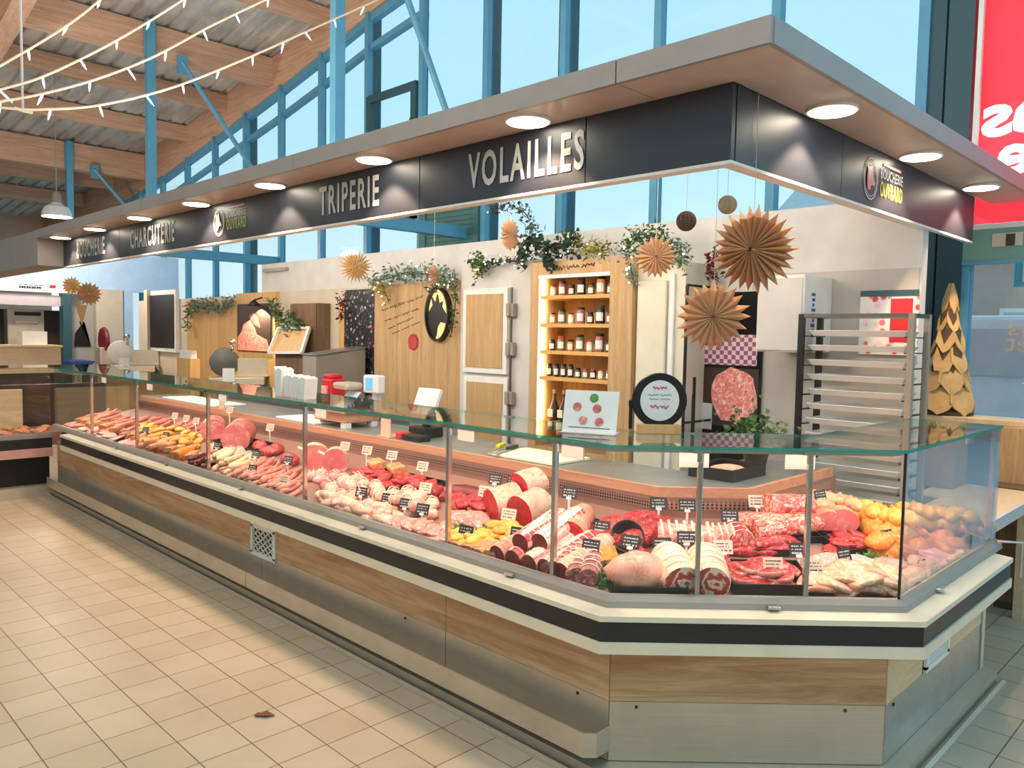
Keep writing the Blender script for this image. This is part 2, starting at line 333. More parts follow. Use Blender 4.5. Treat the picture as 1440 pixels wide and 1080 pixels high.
# ------------------------------------------------------------------ the hall
b = MB(); b.box(-7, 6.0, -5, 24, -.1, 0); structure('floor', b, M['tiles'])
WORLD_Y = [(-5, 6.9), (0, 6.85), (4, 6.65), (8.4, 6.2), (10.05, 5.92), (11.2, 5.75), (12.77, 5.5), (14.36, 5.27), (16.1, 5.1), (18, 4.9), (24, 4.4)]
def lerp(tab, y):
    for (a, p), (c, q) in zip(tab, tab[1:]):
        if y <= c: return p+(q-p)*(y-a)/(c-a)
    return tab[-1][1]
roof = lambda y: lerp(WORLD_Y, y)
ARCHB = [(-5, 6.5), (4, 6.24), (8.36, 5.79), (9.5, 5.54), (10.4, 5.37), (11.2, 5.22), (12.8, 4.95), (16, 4.42), (24, 3.6)]
archb = lambda y: lerp(ARCHB, y)
# roof sheet: trapezoid ribs running up the arch
b = MB(); xs = []; x = -7.0
while x < 6.2:
    xs += [(x, 0), (x+.16, 0), (x+.185, .04), (x+.225, .04)]; x += .25
ys = [1, 2.5, 4, 8.4, 10.05, 11.2, 12.77, 14.36, 16.1, 18, 24]
vs = [(X, y, roof(y)+.02+dz) for y in ys for X, dz in xs]; k = len(xs)
fs = [(i*k+j, (i+1)*k+j, (i+1)*k+j+1, i*k+j+1) for i in range(len(ys)-1) for j in range(k-1)]
b.add(vs, fs); o = structure('ceiling', b, M['roof_sheet'])
sm = o.modifiers.new('thickness', 'SOLIDIFY'); sm.thickness = .004; sm.offset = 1
# arch beams along y (one over the glazed front, one over the hall) and purlins across
for i, (xa, wd) in enumerate(((6.0, .2), (2.45, .22))):
    b = MB(); yy = [y/2 for y in range(2, 48)]
    poly = [(y, archb(y)) for y in yy]+[(y, roof(y)-.0) for y in yy[::-1]]
    b.prism(poly, xa, xa+wd, frame=((0, 0, 0), (0, 1, 0), (0, 0, 1), (1, 0, 0)))
    structure('arch_beam', b, M['timber_y'])
for y, d, wd in ((3.2, .28, .12), (4.8, .28, .12), (6.75, .46, .18), (8.1, .26, .12), (9.6, .26, .12), (11.3, .42, .18), (12.8, .27, .12), (14.4, .27, .12), (16.48, .5, .2), (18.2, .3, .14), (20.2, .3, .14)):
    b = MB(); b.box(2.67, 6.0, y-wd/2, y+wd/2, roof(y)-d, roof(y)-.005); structure('purlin_beam', b, M['timber_x'])
    b = MB(); b.box(-7, 2.45, y-wd/2, y+wd/2, roof(y)-d, roof(y)-.005); structure('purlin_beam', b, M['timber_x'])
b = MB(); b.box(-7, 6.2, 23.5, 23.7, 0, 6.0); structure('wall_far', b, M['gable']); b = MB(); b.box(-7.1, -7, -5, 23.5, 0, 3.0); structure('wall_rear', b, M['panel_beige']); b = MB(); b.box(-7, 1.5, -5.1, -5, 0, 2.6); structure('wall_side', b, M['panel_beige'])
# steel portals: tie beam to the glazed front, post up to the roof, slanting rod
for y, x0, zt in ((6.75, 4.3, 2.69), (11.05, 4.14, 2.6), (16.2, 4.6, 2.6)):
    b = MB(); b.box(x0-.06, 6.0, y-.05, y+.05, zt, zt+.13); structure('tie_beam', b, M['teal'])
    b = MB(); b.box(x0-.055, x0+.055, y-.05, y+.05, zt+.13, roof(y)-.06); b.box(x0-.075, x0+.075, y-.015, y+.015, roof(y)-.55, roof(y)-.1); structure('post_column', b, M['teal'])
    b = MB(); b.tube([(x0+.42, y, roof(y)-.5), (5.95, y, 3.55)], .035, 8); b.box(x0+.36, x0+.5, y-.02, y+.02, roof(y)-.66, roof(y)-.42); structure('brace_beam', b, M['teal'])
# glazed front: one window per bay, between mullions 1.13 m apart
mull = [1.96]+[3.07+1.13*i for i in range(13)]+[18.0]
n_win = 0
for i, (ya, yb) in enumerate(zip(mull, mull[1:])):
    n_win += 1; heavy = i in (3, 4, 6, 9)
    b = MB(); w0 = .06; xx = 6.0
    za, zb = archb(ya), archb(yb)
    b.box(xx-.02, xx+.07, ya-.04, ya+.035, .0, archb(ya)+.02)
    if heavy: b.box(xx+.07, xx+.2, ya-.03, ya+.13, 0, archb(ya), 1)
    # sloping head rail under the arch and a second transom below it
    for dz, hh in ((.05, .05), (.42, .035)):
        if dz > .1 and yb < 7.7: continue
        p = Vector((xx+.06, ya, za-dz)); q = Vector((xx+.06, yb, zb-dz)); b.bar(p, q, .09, hh*2)
    b.box(xx+.0, xx+.12, ya, yb, 1.02, 1.10)
    fr = structure('window_%d' % n_win, b, [M['teal'], M['teal_dark']], bevel=0)
    p = MB(); p.prism([(ya+.04, 1.1), (yb-.04, 1.1), (yb-.04, zb), (ya+.04, za)], xx+.05, xx+.066, frame=((0, 0, 0), (0, 1, 0), (0, 0, 1), (1, 0, 0)))
    p.build('pane', M['window_glass'], fr)
    if i == 5:      # hopper sash with its green blind below
        s = MB(); z0, z1 = 3.0, 4.55
        s.box(xx-.05, xx+.0, ya+.05, yb-.05, z1, z1+.09); s.box(xx-.05, xx+.0, ya+.05, yb-.05, z0, z0+.08)
        for yy in (ya+.05, yb-.15): s.box(xx-.05, xx, yy, yy+.1, z0, z1)
        s.bar((xx-.06, ya+.12, 4.2), (xx-.16, ya+.1, 3.4), .03); s.bar((xx-.06, yb-.12, 4.2), (xx-.16, yb-.1, 3.4), .03)
        s.build('opening_sash', M['teal_dark'], fr)
    if i == 4:
        s = MB()
        for j in range(14): s.box(xx-.035, xx-.005, ya+.05, yb-.05, 2.3+j*.055, 2.35+j*.055)
        s.box(xx-.05, xx, yb-.16, yb-.04, 2.2, 3.15); s.box(xx-.05, xx, ya+.04, ya+.12, 2.2, 3.15); s.box(xx-.05, xx, ya+.05, yb-.05, 3.06, 3.16)
        s.build('roller_blind', M['green_shutter'], fr)
# heavy corner column, green transom and street window at the right
b = MB(); b.box(5.98, 6.2, 1.64, 1.80, 0, 6.2); b.box(6.0, 6.2, 1.82, 1.96, 0, 6.2); structure('column_front', b, M['teal_dark'])
b = MB(); b.box(5.98, 6.14, -2.5, 1.64, 2.16, 2.37); structure('transom_beam', b, M['green_beam'])
b = MB(); b.box(5.985, 6.12, 1.60, 1.66, 1.05, 2.16); b.box(5.985, 6.12, .72, 1.6, 1.05, 1.12); b.box(5.985, 6.12, .66, .72, .0, 2.16); b.box(5.985, 6.12, -2.5, .66, .0, .09); b.box(5.97, 6.0, -2.5, 1.64, 2.135, 2.16)
b.box(5.985, 6.12, -.6, -.54, .0, 2.16)
fr = structure('window_%d' % (n_win+1), b, M['teal']); p = MB(); p.box(6.04, 6.052, .72, 1.6, 1.12, 2.14); p.build('pane', M['window_glass'], fr); p = MB(); p.box(6.04, 6.052, -2.5, .66, .09, 2.14); p.build('pane', M['window_glass'], fr)
b = MB(); b.box(6.0, 6.18, .72, 6.0, 0, 1.02); b.box(6.0, 6.18, 6.0, 18, 0, 1.02); structure('wall_front', b, M['wall_grey'])
b = MB(); b.box(5.98, 6.02, -2.5, 1.62, 2.37, 2.40); b.box(5.98, 6.02, 1.59, 1.62, 2.37, 6.2); fr = structure('window_%d' % (n_win+2), b, M['white'])
p = MB(); p.box(6.01, 6.02, -2.5, 1.59, 2.40, 6.2); p.build('pane', M['window_glass'], fr)
# red banner hung outside that window; its words read from the street, so mirrored from here
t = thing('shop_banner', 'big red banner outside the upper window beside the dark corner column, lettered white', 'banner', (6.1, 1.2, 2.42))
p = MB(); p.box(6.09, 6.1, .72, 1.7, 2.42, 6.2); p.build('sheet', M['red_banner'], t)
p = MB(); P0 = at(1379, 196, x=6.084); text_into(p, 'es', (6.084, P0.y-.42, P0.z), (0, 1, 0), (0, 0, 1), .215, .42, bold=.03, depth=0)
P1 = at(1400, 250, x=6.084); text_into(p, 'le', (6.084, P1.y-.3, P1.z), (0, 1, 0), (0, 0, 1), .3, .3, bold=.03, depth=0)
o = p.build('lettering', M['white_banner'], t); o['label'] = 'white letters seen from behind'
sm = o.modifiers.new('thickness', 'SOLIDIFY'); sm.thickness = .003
t = thing('notice_plate', 'small cream notice with dark square on the green transom', 'notice', at(1418, 334, x=5.975))
p = MB(); a = at(1396, 329, x=5.978); c = at(1438, 345, x=5.978); p.box(5.972, 5.98, a.y, c.y, c.z, a.z); p.build('plate', M['panel_beige'], t)
p = MB(); a = at(1415, 329, x=5.97); c = at(1427, 345, x=5.97); p.box(5.968, 5.972, a.y, c.y, c.z, a.z); p.build('picture', M['dark_brown'], t)
# street beyond
b = MB(); b.box(6.2, 30, -25, 30, -.12, -.02); structure('street_ground', b, M['asphalt'])
t = thing('house', 'pale brick house across the street seen through the street window', 'house', (15, 0, -.02))
p = MB(); p.box(15, 20, -9, 8, -.02, 3.1); p.build('wall', M['stone'], t)
p = MB(); p.box(14.8, 20.2, -9.2, 8.2, 3.1, 3.3); p.prism([(14.7, 3.3), (20.3, 3.3), (17.5, 5.2)], -9.2, 8.2, frame=((0, 0, 0), (1, 0, 0), (0, 0, 1), (0, 1, 0))); p.build('roof', M['paper_grey'], t)
for yy in (-1.2, .6, 2.6, 4.6):
    p = MB(); p.box(14.93, 15, yy, yy+.9, .9, 2.2); fr = p.build('window', M['white'], t); p = MB(); p.box(14.91, 14.93, yy+.07, yy+.83, .97, 2.13); p.build('pane', M['paper_grey'], fr)
t = thing('van', 'white van parked outside the street window', 'van', (9.6, 2.0, -.02))
p = MB(); prof = [(.3, .28), (3.8, .28), (3.8, 1.75), (3.6, 1.9), (1.75, 1.9), (1.05, 1.25), (.35, 1.05)]
p.prism(prof, 9.2, 10.6, frame=((0, 0, 0), (0, 1, 0), (0, 0, 1), (1, 0, 0))); p.build('body', M['car_white'], t, bevel=.05)
p = MB(); p.prism([(1.15, 1.28), (1.76, 1.28), (1.76, 1.78)], 9.17, 9.2, frame=((0, 0, 0), (0, 1, 0), (0, 0, 1), (1, 0, 0))); p.box(9.17, 9.2, 1.9, 3.5, 1.28, 1.76); p.build('side_window', M['paper_grey'], t)
for yy in (1.0, 3.2):
    p = MB(); p.lathe([(.3, -.1), (.3, .1)], (9.3, yy, .28), 18, u=(0, 1, 0), v=(0, 0, 1), w=(1, 0, 0)); o = p.build('wheel', M['black'], t)
t = thing('parking_sign', 'cyan square sign with white capital letter outside the street window', 'sign', at(1436, 367, x=7.4))
p = MB(); a = at(1428, 358, x=7.4); p.box(7.4, 7.42, a.y-.3, a.y, a.z-.26, a.z+.04); p.build('panel', M['cyan'], t)
p = MB(); text_into(p, 'P', (7.395, a.y-.06, a.z-.22), (0, -1, 0), (0, 0, 1), .2, .12); p.build('letter', M['white'], t)
p = MB(); p.box(7.41, 7.45, a.y-.17, a.y-.13, -.02, a.z-.2); p.build('pole', M['rail_grey'], t)
t = thing('window_decal', 'grey lettering stuck on the street window pane, read from outside', 'decal', (6.03, 1.3, 1.6))
p = MB(); P2 = at(1417, 472, x=6.034); text_into(p, 'es', (6.034, P2.y-.15, P2.z), (0, 1, 0), (0, 0, 1), .07, .15, depth=0); P2 = at(1414, 494, x=6.034); text_into(p, 'et', (6.034, P2.y-.14, P2.z), (0, 1, 0), (0, 0, 1), .1, .14, depth=0)
o = p.build('lettering', M['rail_grey'], t); sm = o.modifiers.new('thickness', 'SOLIDIFY'); sm.thickness = .001
# ------------------------------------------------------------------ partition behind the stall
XW = 4.8
b = MB(); yl, yr = at(368, 372, x=XW).y, 1.52
b.box(XW, XW+.09, yr, yl, 0, 2.435); structure('wall_back', b, M['wall_white'], bevel=.003)
b = MB(); b.box(XW-.012, XW, 1.53, 2.55, 0, at(1250, 378, x=XW-.01).z); structure('trim_1', b, M['wall_grey'])
b = MB(); zj = at(440, 408, x=XW).z; b.box(XW-.014, XW, at(478, 408, x=XW).y-.6, yl, 0, zj); structure('trim_2', b, M['panel_beige'])
b = MB(); a = at(372, 381, x=XW-.02); c = at(404, 377, x=XW-.02); b.box(XW-.05, XW, c.y, a.y, a.z-.02, a.z+.02); structure('trim_3', b, M['rail_grey'])
b = MB(); yb_ = at(200, 420, x=XW).y; b.box(XW, XW+.08, yl, 13.4, 0, at(300, 418, x=XW).z); structure('wall_left', b, M['panel_beige'])
# ------------------------------------------------------------------ canopy over the stall
SX, SY, FX, FY, ZS, ZT, ZB = 2.60, 1.487, 2.335, 1.21, 2.53, 2.60, 2.252
YE = 9.4                      # where the lit canopy ends
RXN, RYN = (0, -1, 0), (1, 0, 0); UP = (0, 0, 1)
t = thing('canopy', 'pale flat canopy with downlights running over the whole meat counter', 'canopy', (SX, 4.5, ZS))
joints = [1.21, at(866, 100, x=FX).y, at(412, 230, x=FX).y, at(198, 290, x=FX).y, YE]
for a, c in zip(joints, joints[1:]):
    p = MB(); g = .003; p.box(FX, FX+.02, a+g, c-g, ZS, ZT+.015); p.build('fascia_panel', M['fascia'], t); p = MB(); p.box(FX+.02, SX, a+g if a > 1.5 else SY, c-g, ZS, ZS+.02); p.build('soffit_panel', M['soffit'], t)
p = MB(); p.box(FX+.0205, 5.97, FY, FY+.02, ZS, ZT+.015); p.build('fascia_panel', M['fascia'], t); p = MB(); p.box(FX+.02, 5.97, FY+.02, SY-.001, ZS, ZS+.02); p.build('soffit_panel', M['soffit'], t)
p = MB(); p.box(FX+.02, 2.9, FY+.02, YE, ZT-.01, ZT+.01); p.box(2.9, 5.97, FY+.02, 1.8, ZT-.01, ZT+.01); p.build('top_sheet', M['fascia'], t)
p = MB(); p.box(SX+.03, SX+.06, SY+.03, YE, ZB, ZT-.01); p.box(SX+.06, 4.78, SY+.03, SY+.06, ZB, ZT-.01); p.box(SX, SX+.06, SY, YE, ZB-.012, ZB); p.box(SX+.06, 4.78, SY, SY+.06, ZB-.012, ZB); p.box(4.78, 5.62, SY, SY+.03, ZB-.012, ZB); p.build('inner_lining', M['white'], t)
t = thing('canopy_end_block', 'plain beige bulkhead closing the far end of the canopy', 'bulkhead', (FX, YE+2, ZB))
p = MB(); p.box(FX+.02, SX+.06, YE, YE+5, ZB, ZT+.015); p.build('panel', M['end_block'], t)
# dark sign boards under the canopy, one object per board
def board_l(y0, y1, label, word=None, px=None, logo=None):
    t = thing('sign_board', label, 'sign', (SX, (y0+y1)/2, ZB), 'sign boards along the canopy')
    p = MB(); p.box(SX, SX+.028, y0+.002, y1-.002, ZB, ZS-.002); p.build('board', M['sign_face'], t, bevel=.002)
    if word:
        l, r = at(px[0], 250, x=SX).y, at(px[1], 220, x=SX).y
        p = MB(); text_into(p, word, (SX, l, ZB+.06), RXN, UP, .17, l-r, depth=.004, bold=.022, gap=1.22); p.build('lettering', M['letter'], t)
    if logo: make_logo(t, (SX, logo, ZB+.04), RXN)
    return t
def make_logo(t, o, right, s=1.0):
    """round badge with an animal's head, two lines of capitals beside it"""
    o = Vector(o); right = Vector(right); up = Vector(UP); nn = right.cross(up); fr = lambda: (o+nn*.004, right, up, nn)
    p = MB()
    for R, rr in ((.1, .093), (.085, .081)):
        k = 36
        for i in range(k):
            a0, a1 = 2*PI*i/k, 2*PI*(i+1)/k
            q = [(.1+R*.86*math.cos(a0), .1+R*math.sin(a0)), (.1+R*.86*math.cos(a1), .1+R*math.sin(a1)), (.1+rr*.86*math.cos(a1), .1+rr*math.sin(a1)), (.1+rr*.86*math.cos(a0), .1+rr*math.sin(a0))]
            p.add([o+right*x+up*y+nn*.004 for x, y in q], [(0, 1, 2, 3)])
    p.build('badge_ring', M['letter'], t)
    p = MB(); head = [(.06, .045), (.05, .1), (.058, .135), (.04, .165), (.07, .152), (.09, .158), (.105, .17), (.11, .148), (.118, .115), (.15, .082), (.14, .066), (.108, .072), (.085, .045)]
    p.prism(head, 0, .003, frame=fr()); p.build('badge_head', M['letter_pink'] if s > 1 else M['letter'], t)
    p = MB(); text_into(p, 'BOUCHERIE', o+right*.225+up*.122, right, up, .05, .3, depth=.004, bold=.002, gap=1.2); p.build('lettering', M['letter'], t)
    p = MB(); text_into(p, 'OUVRARD', o+right*.225+up*.035, right, up, .075, .3, depth=.004, bold=.002, gap=1.2); p.build('lettering', M['letter_yellow'], t)
    p = MB(); p.box(0, .001, 0, .001, 0, .001); q = MB(); q.obox(o+right*.375+up*.192+nn*.003, right, up, nn, .12, .006, .001); q.build('stripe', M['letter_pink'], t)
j1 = at(823, 240, x=SX).y; j2 = at(590, 260, x=SX).y; j3 = at(395, 290, x=SX).y; j4 = at(168, 330, x=SX).y
ye = YE+.0
board_l(SY, j1, 'plain dark sign board at the outer corner of the canopy')
board_l(j1, j2, 'dark sign board lettered VOLAILLES in tall pale capitals', 'VOLAILLES', (659, 822))
board_l(j2, j3, 'dark sign board lettered TRIPERIE in tall pale capitals', 'TRIPERIE', (450, 534))
board_l(j3, j4, 'dark sign board with round head badge beside CHARCUTERIE, along the long canopy', 'CHARCUTERIE', (183, 245), at(300, 320, x=SX).y)
board_l(j4, ye, 'dark sign board lettered BOUCHERIE at the far end of the canopy', 'BOUCHERIE', (107, 146))
def board_r(x0, x1, label, logo=None):
    t = thing('sign_board', label, 'sign', ((x0+x1)/2, SY, ZB), 'sign boards along the canopy')
    p = MB(); p.box(x0+.002, x1-.002, SY, SY+.028, ZB, ZS-.002); p.build('board', M['sign_face'], t, bevel=.002)
    if logo: make_logo(t, (logo, SY, ZB+.03), RYN, 1.1)
jr = at(1183, 260, y=SY).x
board_r(SX+.03, jr, 'plain dark sign board round the corner, on the canopy short side')
board_r(jr, 5.62, 'dark sign board with pink head badge on the canopy short side', at(1212, 250, y=SY).x)
# downlights
def downlight(x, y, label):
    t = thing('downlight', label, 'ceiling light', (x, y, ZS-.012), 'round downlights in the canopy')
    p = MB(); p.lathe([(.098, 0), (.1, .003), (.1, .012), (.08, .012)][::1], (x, y, ZS-.012), 28); p.build('trim_ring', M['white'], t, smooth=False)
    p = MB(); p.lathe([(.088, -.001), (.088, .002)], (x, y, ZS-.014), 28); p.build('diffuser', M['downlight_glow'], t)
    ld = bpy.data.lights.new('downlight_lamp', 'SPOT'); ld.energy = 36; ld.color = (1, .68, .4); ld.spot_size = math.radians(108); ld.spot_blend = .4; ld.shadow_soft_size = .02
    lo = bpy.data.objects.new('downlight_lamp', ld); C.objects.link(lo); lo.location = (x, y, ZS-.03); lo.parent = t; lo.location = (0, 0, -.02)
LL = 'round downlight glowing in the canopy over the long counter side'
for k, y in enumerate((2.394, 3.53, 4.655, 5.76, 6.87, 7.98, 9.03)): downlight(2.475, y, LL)
for x, w_ in ((3.161, 'round downlight in the canopy short side nearest the corner'), (4.214, 'middle round downlight in the canopy short side'), (5.265, 'round downlight in the canopy short side nearest the red banner')): downlight(x, 1.365, w_)

# ------------------------------------------------------------------ the meat counter
G = [(2.20, 8.3), (2.20, 1.68), (2.93, .95), (4.19, .95)]
def off_path(path, d):
    """path moved inwards (towards the stall) by d, mitred"""
    P = [Vector(p) for p in path]; out = []
    nrm = []
    for a, c in zip(P, P[1:]):
        u = (c-a).normalized(); nrm.append(Vector((-u.y, u.x)))     # inward normal
    for i, p in enumerate(P):
        if i == 0: n = nrm[0]; k = 1
        elif i == len(P)-1: n = nrm[-1]; k = 1
        else:
            n = (nrm[i-1]+nrm[i]).normalized(); k = 1/n.dot(nrm[i])
        out.append(p+n*(d*k))
    return out
def sweep(mb, path, prof, mi=0, closed=True):
    """closed profile of (inward offset, z) run along the path"""
    rows = [[(q.x, q.y, z) for q in off_path(path, d)] for d, z in prof]
    k = len(path); o = len(mb.v)
    for r in rows: mb.v += r
    n = len(prof)
    for i in range(n if closed else n-1):
        j = (i+1) % n
        for a in range(k-1): mb.f.append((o+i*k+a, o+i*k+a+1, o+j*k+a+1, o+j*k+a)); mb.m.append(mi)
    if closed:
        mb.f.append(tuple(o+i*k for i in range(n))); mb.m.append(mi)
        mb.f.append(tuple(o+i*k+k-1 for i in range(n))[::-1]); mb.m.append(mi)
    return mb
CT = thing('display_counter', 'long glass fronted butcher counter with oak base, black bumper and chamfered corner', 'counter', (2.9, 4, 0))
B0 = [(2.2, 8.36), (2.2, 1.68), (2.93, .95), (4.22, .95)]
def seg(mb, p, q, d0, d1, z0, z1, mi=0):
    """a straight panel between path points p,q, from offset d0 to d1"""
    p = Vector(p); q = Vector(q); u = (q-p).normalized(); n = Vector((-u.y, u.x)); c = (p+q)/2+n*((d0+d1)/2)
    return mb.obox((c.x, c.y, (z0+z1)/2), (u.x, u.y, 0), (n.x, n.y, 0), (0, 0, 1), (q-p).length/2, abs(d1-d0)/2, (z1-z0)/2, mi)
b = off_path(B0, .03)
lj = [8.36, 7.2, 6.0, 4.3, 2.607, b[1].y]
for a, c in zip(lj, lj[1:]):
    g = .002; p = MB(); seg(p, (b[0].x, a-g), (b[0].x, c+g), 0, .02, .283, .515); p.build('oak_panel', M['oak'], CT)
    p = MB(); seg(p, (b[0].x, a-g), (b[0].x, c+g), .001, .02, .06, .281); p.build('kick_plate', M['steel'], CT)
mid_ = (b[1]+b[2])/2; hl = (b[2]-b[1]).length/2-.003
for nm, mt, z0_, z1_, e_ in (('oak_panel', 'oak_x', .283, .515, 0), ('kick_plate', 'steel_x', .06, .281, .001)):     # chamfer panels, grain along the panel
    p = MB(); p.box(-hl, hl, e_, .02, z0_, z1_); o = p.build(nm, M[mt], None, loc=(0, 0, 0)); o.parent = CT; o.location = Vector((mid_.x, mid_.y, 0))-WORLD[CT.name]; o.rotation_euler = (0, 0, math.atan2(b[2].y-b[1].y, b[2].x-b[1].x))
p = MB(); seg(p, b[2]+Vector((.003, 0)), (3.335, b[2].y), 0, .02, .283, .515); p.build('oak_panel', M['pale_ply'], CT); p = MB(); seg(p, (3.635, b[2].y), (4.16, b[2].y), 0, .02, .283, .515); p.build('oak_panel', M['pale_ply'], CT)
p = MB(); seg(p, b[2]+Vector((.003, 0)), (4.16, b[2].y), .001, .02, .06, .281); p.build('kick_plate', M['steel_shiny'], CT)
p = MB(); p.box(4.2, 4.22, .99, 1.8, 0, .62); p.box(4.17, 4.22, .975, .99, 0, .62); p.build('end_panel', M['panel_beige'], CT)
p = MB()
for (x, y) in ((b[1].x-.001, 1.84), (b[1].x-.001, 2.9), (b[1].x-.001, 4.2)): p.obox((x, y, .262), (0, 1, 0), (0, 0, 1), (1, 0, 0), .005, .005, .002)
cdir = (b[2]-b[1]).normalized(); cn = Vector((-cdir.y, cdir.x))
for s_ in (.1, .86):
    q = b[1]+cdir*s_-cn*.001; p.obox((q.x, q.y, .262), (cdir.x, cdir.y, 0), (0, 0, 1), (cn.x, cn.y, 0), .005, .005, .002)
p.obox((3.02, b[2].y-.001, .262), (1, 0, 0), (0, 0, 1), (0, 1, 0), .005, .005, .002); p.build('screw', M['dark_brown'], CT)
# bumper: cream, black, cream
for nm, prof, mt in (('lower_trim', [(-.107, .512), (-.107, .553), (.03, .553), (.03, .512)], 'cream'), ('bumper_band', [(-.1, .5535), (-.1, .625), (.03, .625), (.03, .5535)], 'black_band'),
                     ('upper_trim', [(-.107, .6255), (-.107, .645), (-.03, .651), (.03, .651), (.03, .6255)], 'cream')):
    path = [(2.2, 7.76), (2.2, 1.68), (2.93, .95), (4.06, .95)]; p = MB(); sweep(p, path, prof); p.build(nm, M[mt], CT)
p = MB(); sweep(p, G, [(-.035, .6515), (-.03, .672), (-.012, .688), (.012, .688), (.012, .6515)]); p.build('glass_rail', M['rail_grey'], CT)
for q, u in (((2.165, 6.55), 'l'), ((2.165, 5.55), 'l'), ((2.165, 4.42), 'l'), ((2.165, 3.15), 'l'), ((2.165, 2.14), 'l'), ((2.58, 1.25), 'c'), ((3.25, .915), 'r')):
    ux = {'l': Vector((0, 1, 0)), 'c': Vector((1, -1, 0)).normalized(), 'r': Vector((1, 0, 0))}[u]; w_ = ux.cross(Vector((0, 0, 1)))
    w_ = {'l': Vector((-1, 0, 0)), 'c': Vector((-1, -1, 0)).normalized(), 'r': Vector((0, -1, 0))}[u]
    p = MB(); p.obox(Vector((q[0], q[1], .664))+w_*.006, ux, w_, UP, .022, .012, .005); p.build('catch', M['chrome'], CT, bevel=.002)
# steel toe box along the long side, floor gutter rail and plinth
for ya_, yb_ in ((1.69, 4.28), (4.285, 8.3)):
    p = MB(); e0 = ya_ if ya_ > 2 else 1.72
    p.box(2.12, 2.128, e0, yb_, .1, .188); p.box(2.128, 2.231, e0, yb_, .1, .106)
    if ya_ < 2: p.prism([(2.12, 1.72), (2.155, 1.685), (2.161, 1.691), (2.128, 1.725)], .1, .188); p.box(2.155, 2.231, 1.685, 1.692, .1, .188); p.prism([(2.128, 1.725), (2.161, 1.692), (2.231, 1.692), (2.231, 1.725)], .1, .106)
    p.build('toe_rail', M['steel'], CT)
p = MB(); sweep(p, B0, [(-.035, 0), (-.035, .05), (.06, .06), (.06, 0)]); p.build('plinth', M['steel_x'], CT)
p = MB(); sweep(p, B0, [(-.075, 0), (-.075, .016), (-.06, .022), (-.045, .012), (-.045, 0)]); p.build('floor_channel', M['steel'], CT)
# base core, deck, back wall with air grille
def zdeck(d): return .655+.19*d
p = MB(); sweep(p, [(2.2, 8.3), (2.2, 1.68), (2.93, .95), (4.15, .95)], [(.055, .06), (.055, .63), (.76, .72), (.76, .06)]); p.build('carcass', M['steel_dark'], CT)
p = MB(); sweep(p, [(2.2, 8.3), (2.2, 1.68), (2.93, .95), (4.17, .95)], [(.012, .645), (.012, zdeck(.012)), (.745, zdeck(.745)), (.745, .725)]); p.build('deck', M['deck'], CT)
p = MB(); sweep(p, [(2.2, 8.3), (2.2, 1.68), (2.93, .95), (4.17, .95)], [(.746, .72), (.746, .887), (.77, .887), (.77, .72)]); p.build('back_wall', M['deck'], CT)
p = MB(); sweep(p, [(2.2, 8.3), (2.2, 1.68), (2.93, .95), (4.1, .95)], [(.742, .832), (.742, .87), (.7455, .87), (.7455, .832)]); p.build('air_grille', M['perforated'], CT)
# glazing: front panes between posts, each its own pane
ZG0, ZG1 = .68, 1.212
c1, c2 = Vector(G[1]), Vector(G[2]); cu_ = (c2-c1).normalized()
def on_c(px): # point of the chamfer line seen at image column px
    best = min((abs(px-(lambda v: 720+F*v.dot(RX)/v.dot(_f))(Vector((*(c1+cu_*s), .95))-O)), s) for s in [i/500*(c2-c1).length for i in range(501)])
    return c1+cu_*best[1]
cp1, cp2 = on_c(984), on_c(1139)
ypost = [8.3, 7.3, 6.26, 5.0, 3.79, 2.587, 1.967, 1.68]
panes = [((2.2, a), (2.2, c)) for a, c in zip(ypost, ypost[1:]) if a != 1.967 or True] + [(c1, cp1), (cp1, cp2), (cp2, c2), (c2, (4.19, .95))]
for a, c in panes:
    a = Vector(a); c = Vector(c); u = (c-a).normalized()*.002
    p = MB(); seg(p, a+u, c-u, -.004, .004, ZG0, ZG1); p.build('glass_pane', M['end_glass' if abs(a.y-.95) < .01 and abs(c.y-.95) < .01 else 'glass'], CT)
p = MB(); p.box(2.926, 2.934, .946, .954, ZG0-.02, ZG1); p.build('corner_joint', M['black'], CT)
posts = [((2.2, y), (0, 1)) for y in ypost[1:-1]] + [(tuple(cp1), tuple(cu_)), (tuple(cp2), tuple(cu_)), ((4.17, .95), (1, 0))]
for (x, y), u in posts:
    n_ = Vector((-u[1], u[0])) if u != (0, 1) else Vector((1, 0)); 
    if u == (1, 0): n_ = Vector((0, 1))
    if u == tuple(cu_): n_ = Vector((1, 1)).normalized()
    q = Vector((x, y))+n_*.02
    p = MB(); p.obox((q.x, q.y, (ZG0+1.165)/2), (u[0], u[1], 0), (n_.x, n_.y, 0), UP, .009, .011, (1.165-ZG0)/2); po = p.build('post', M['chrome'], CT, bevel=.002)
    p = MB(); p.tube([(q.x, q.y, 1.165), (q.x, q.y, 1.2)], .012, 10); p.obox((q.x, q.y, 1.204), (u[0], u[1], 0), (n_.x, n_.y, 0), UP, .03, .02, .006); p.build('clamp', M['chrome'], po)
    q2 = q+n_*.1
    p = MB(); p.obox((q2.x, q2.y, 1.165), (u[0], u[1], 0), (n_.x, n_.y, 0), UP, .055, .004, .036); p.build('bracket_plate', M['plate_grey'], po)
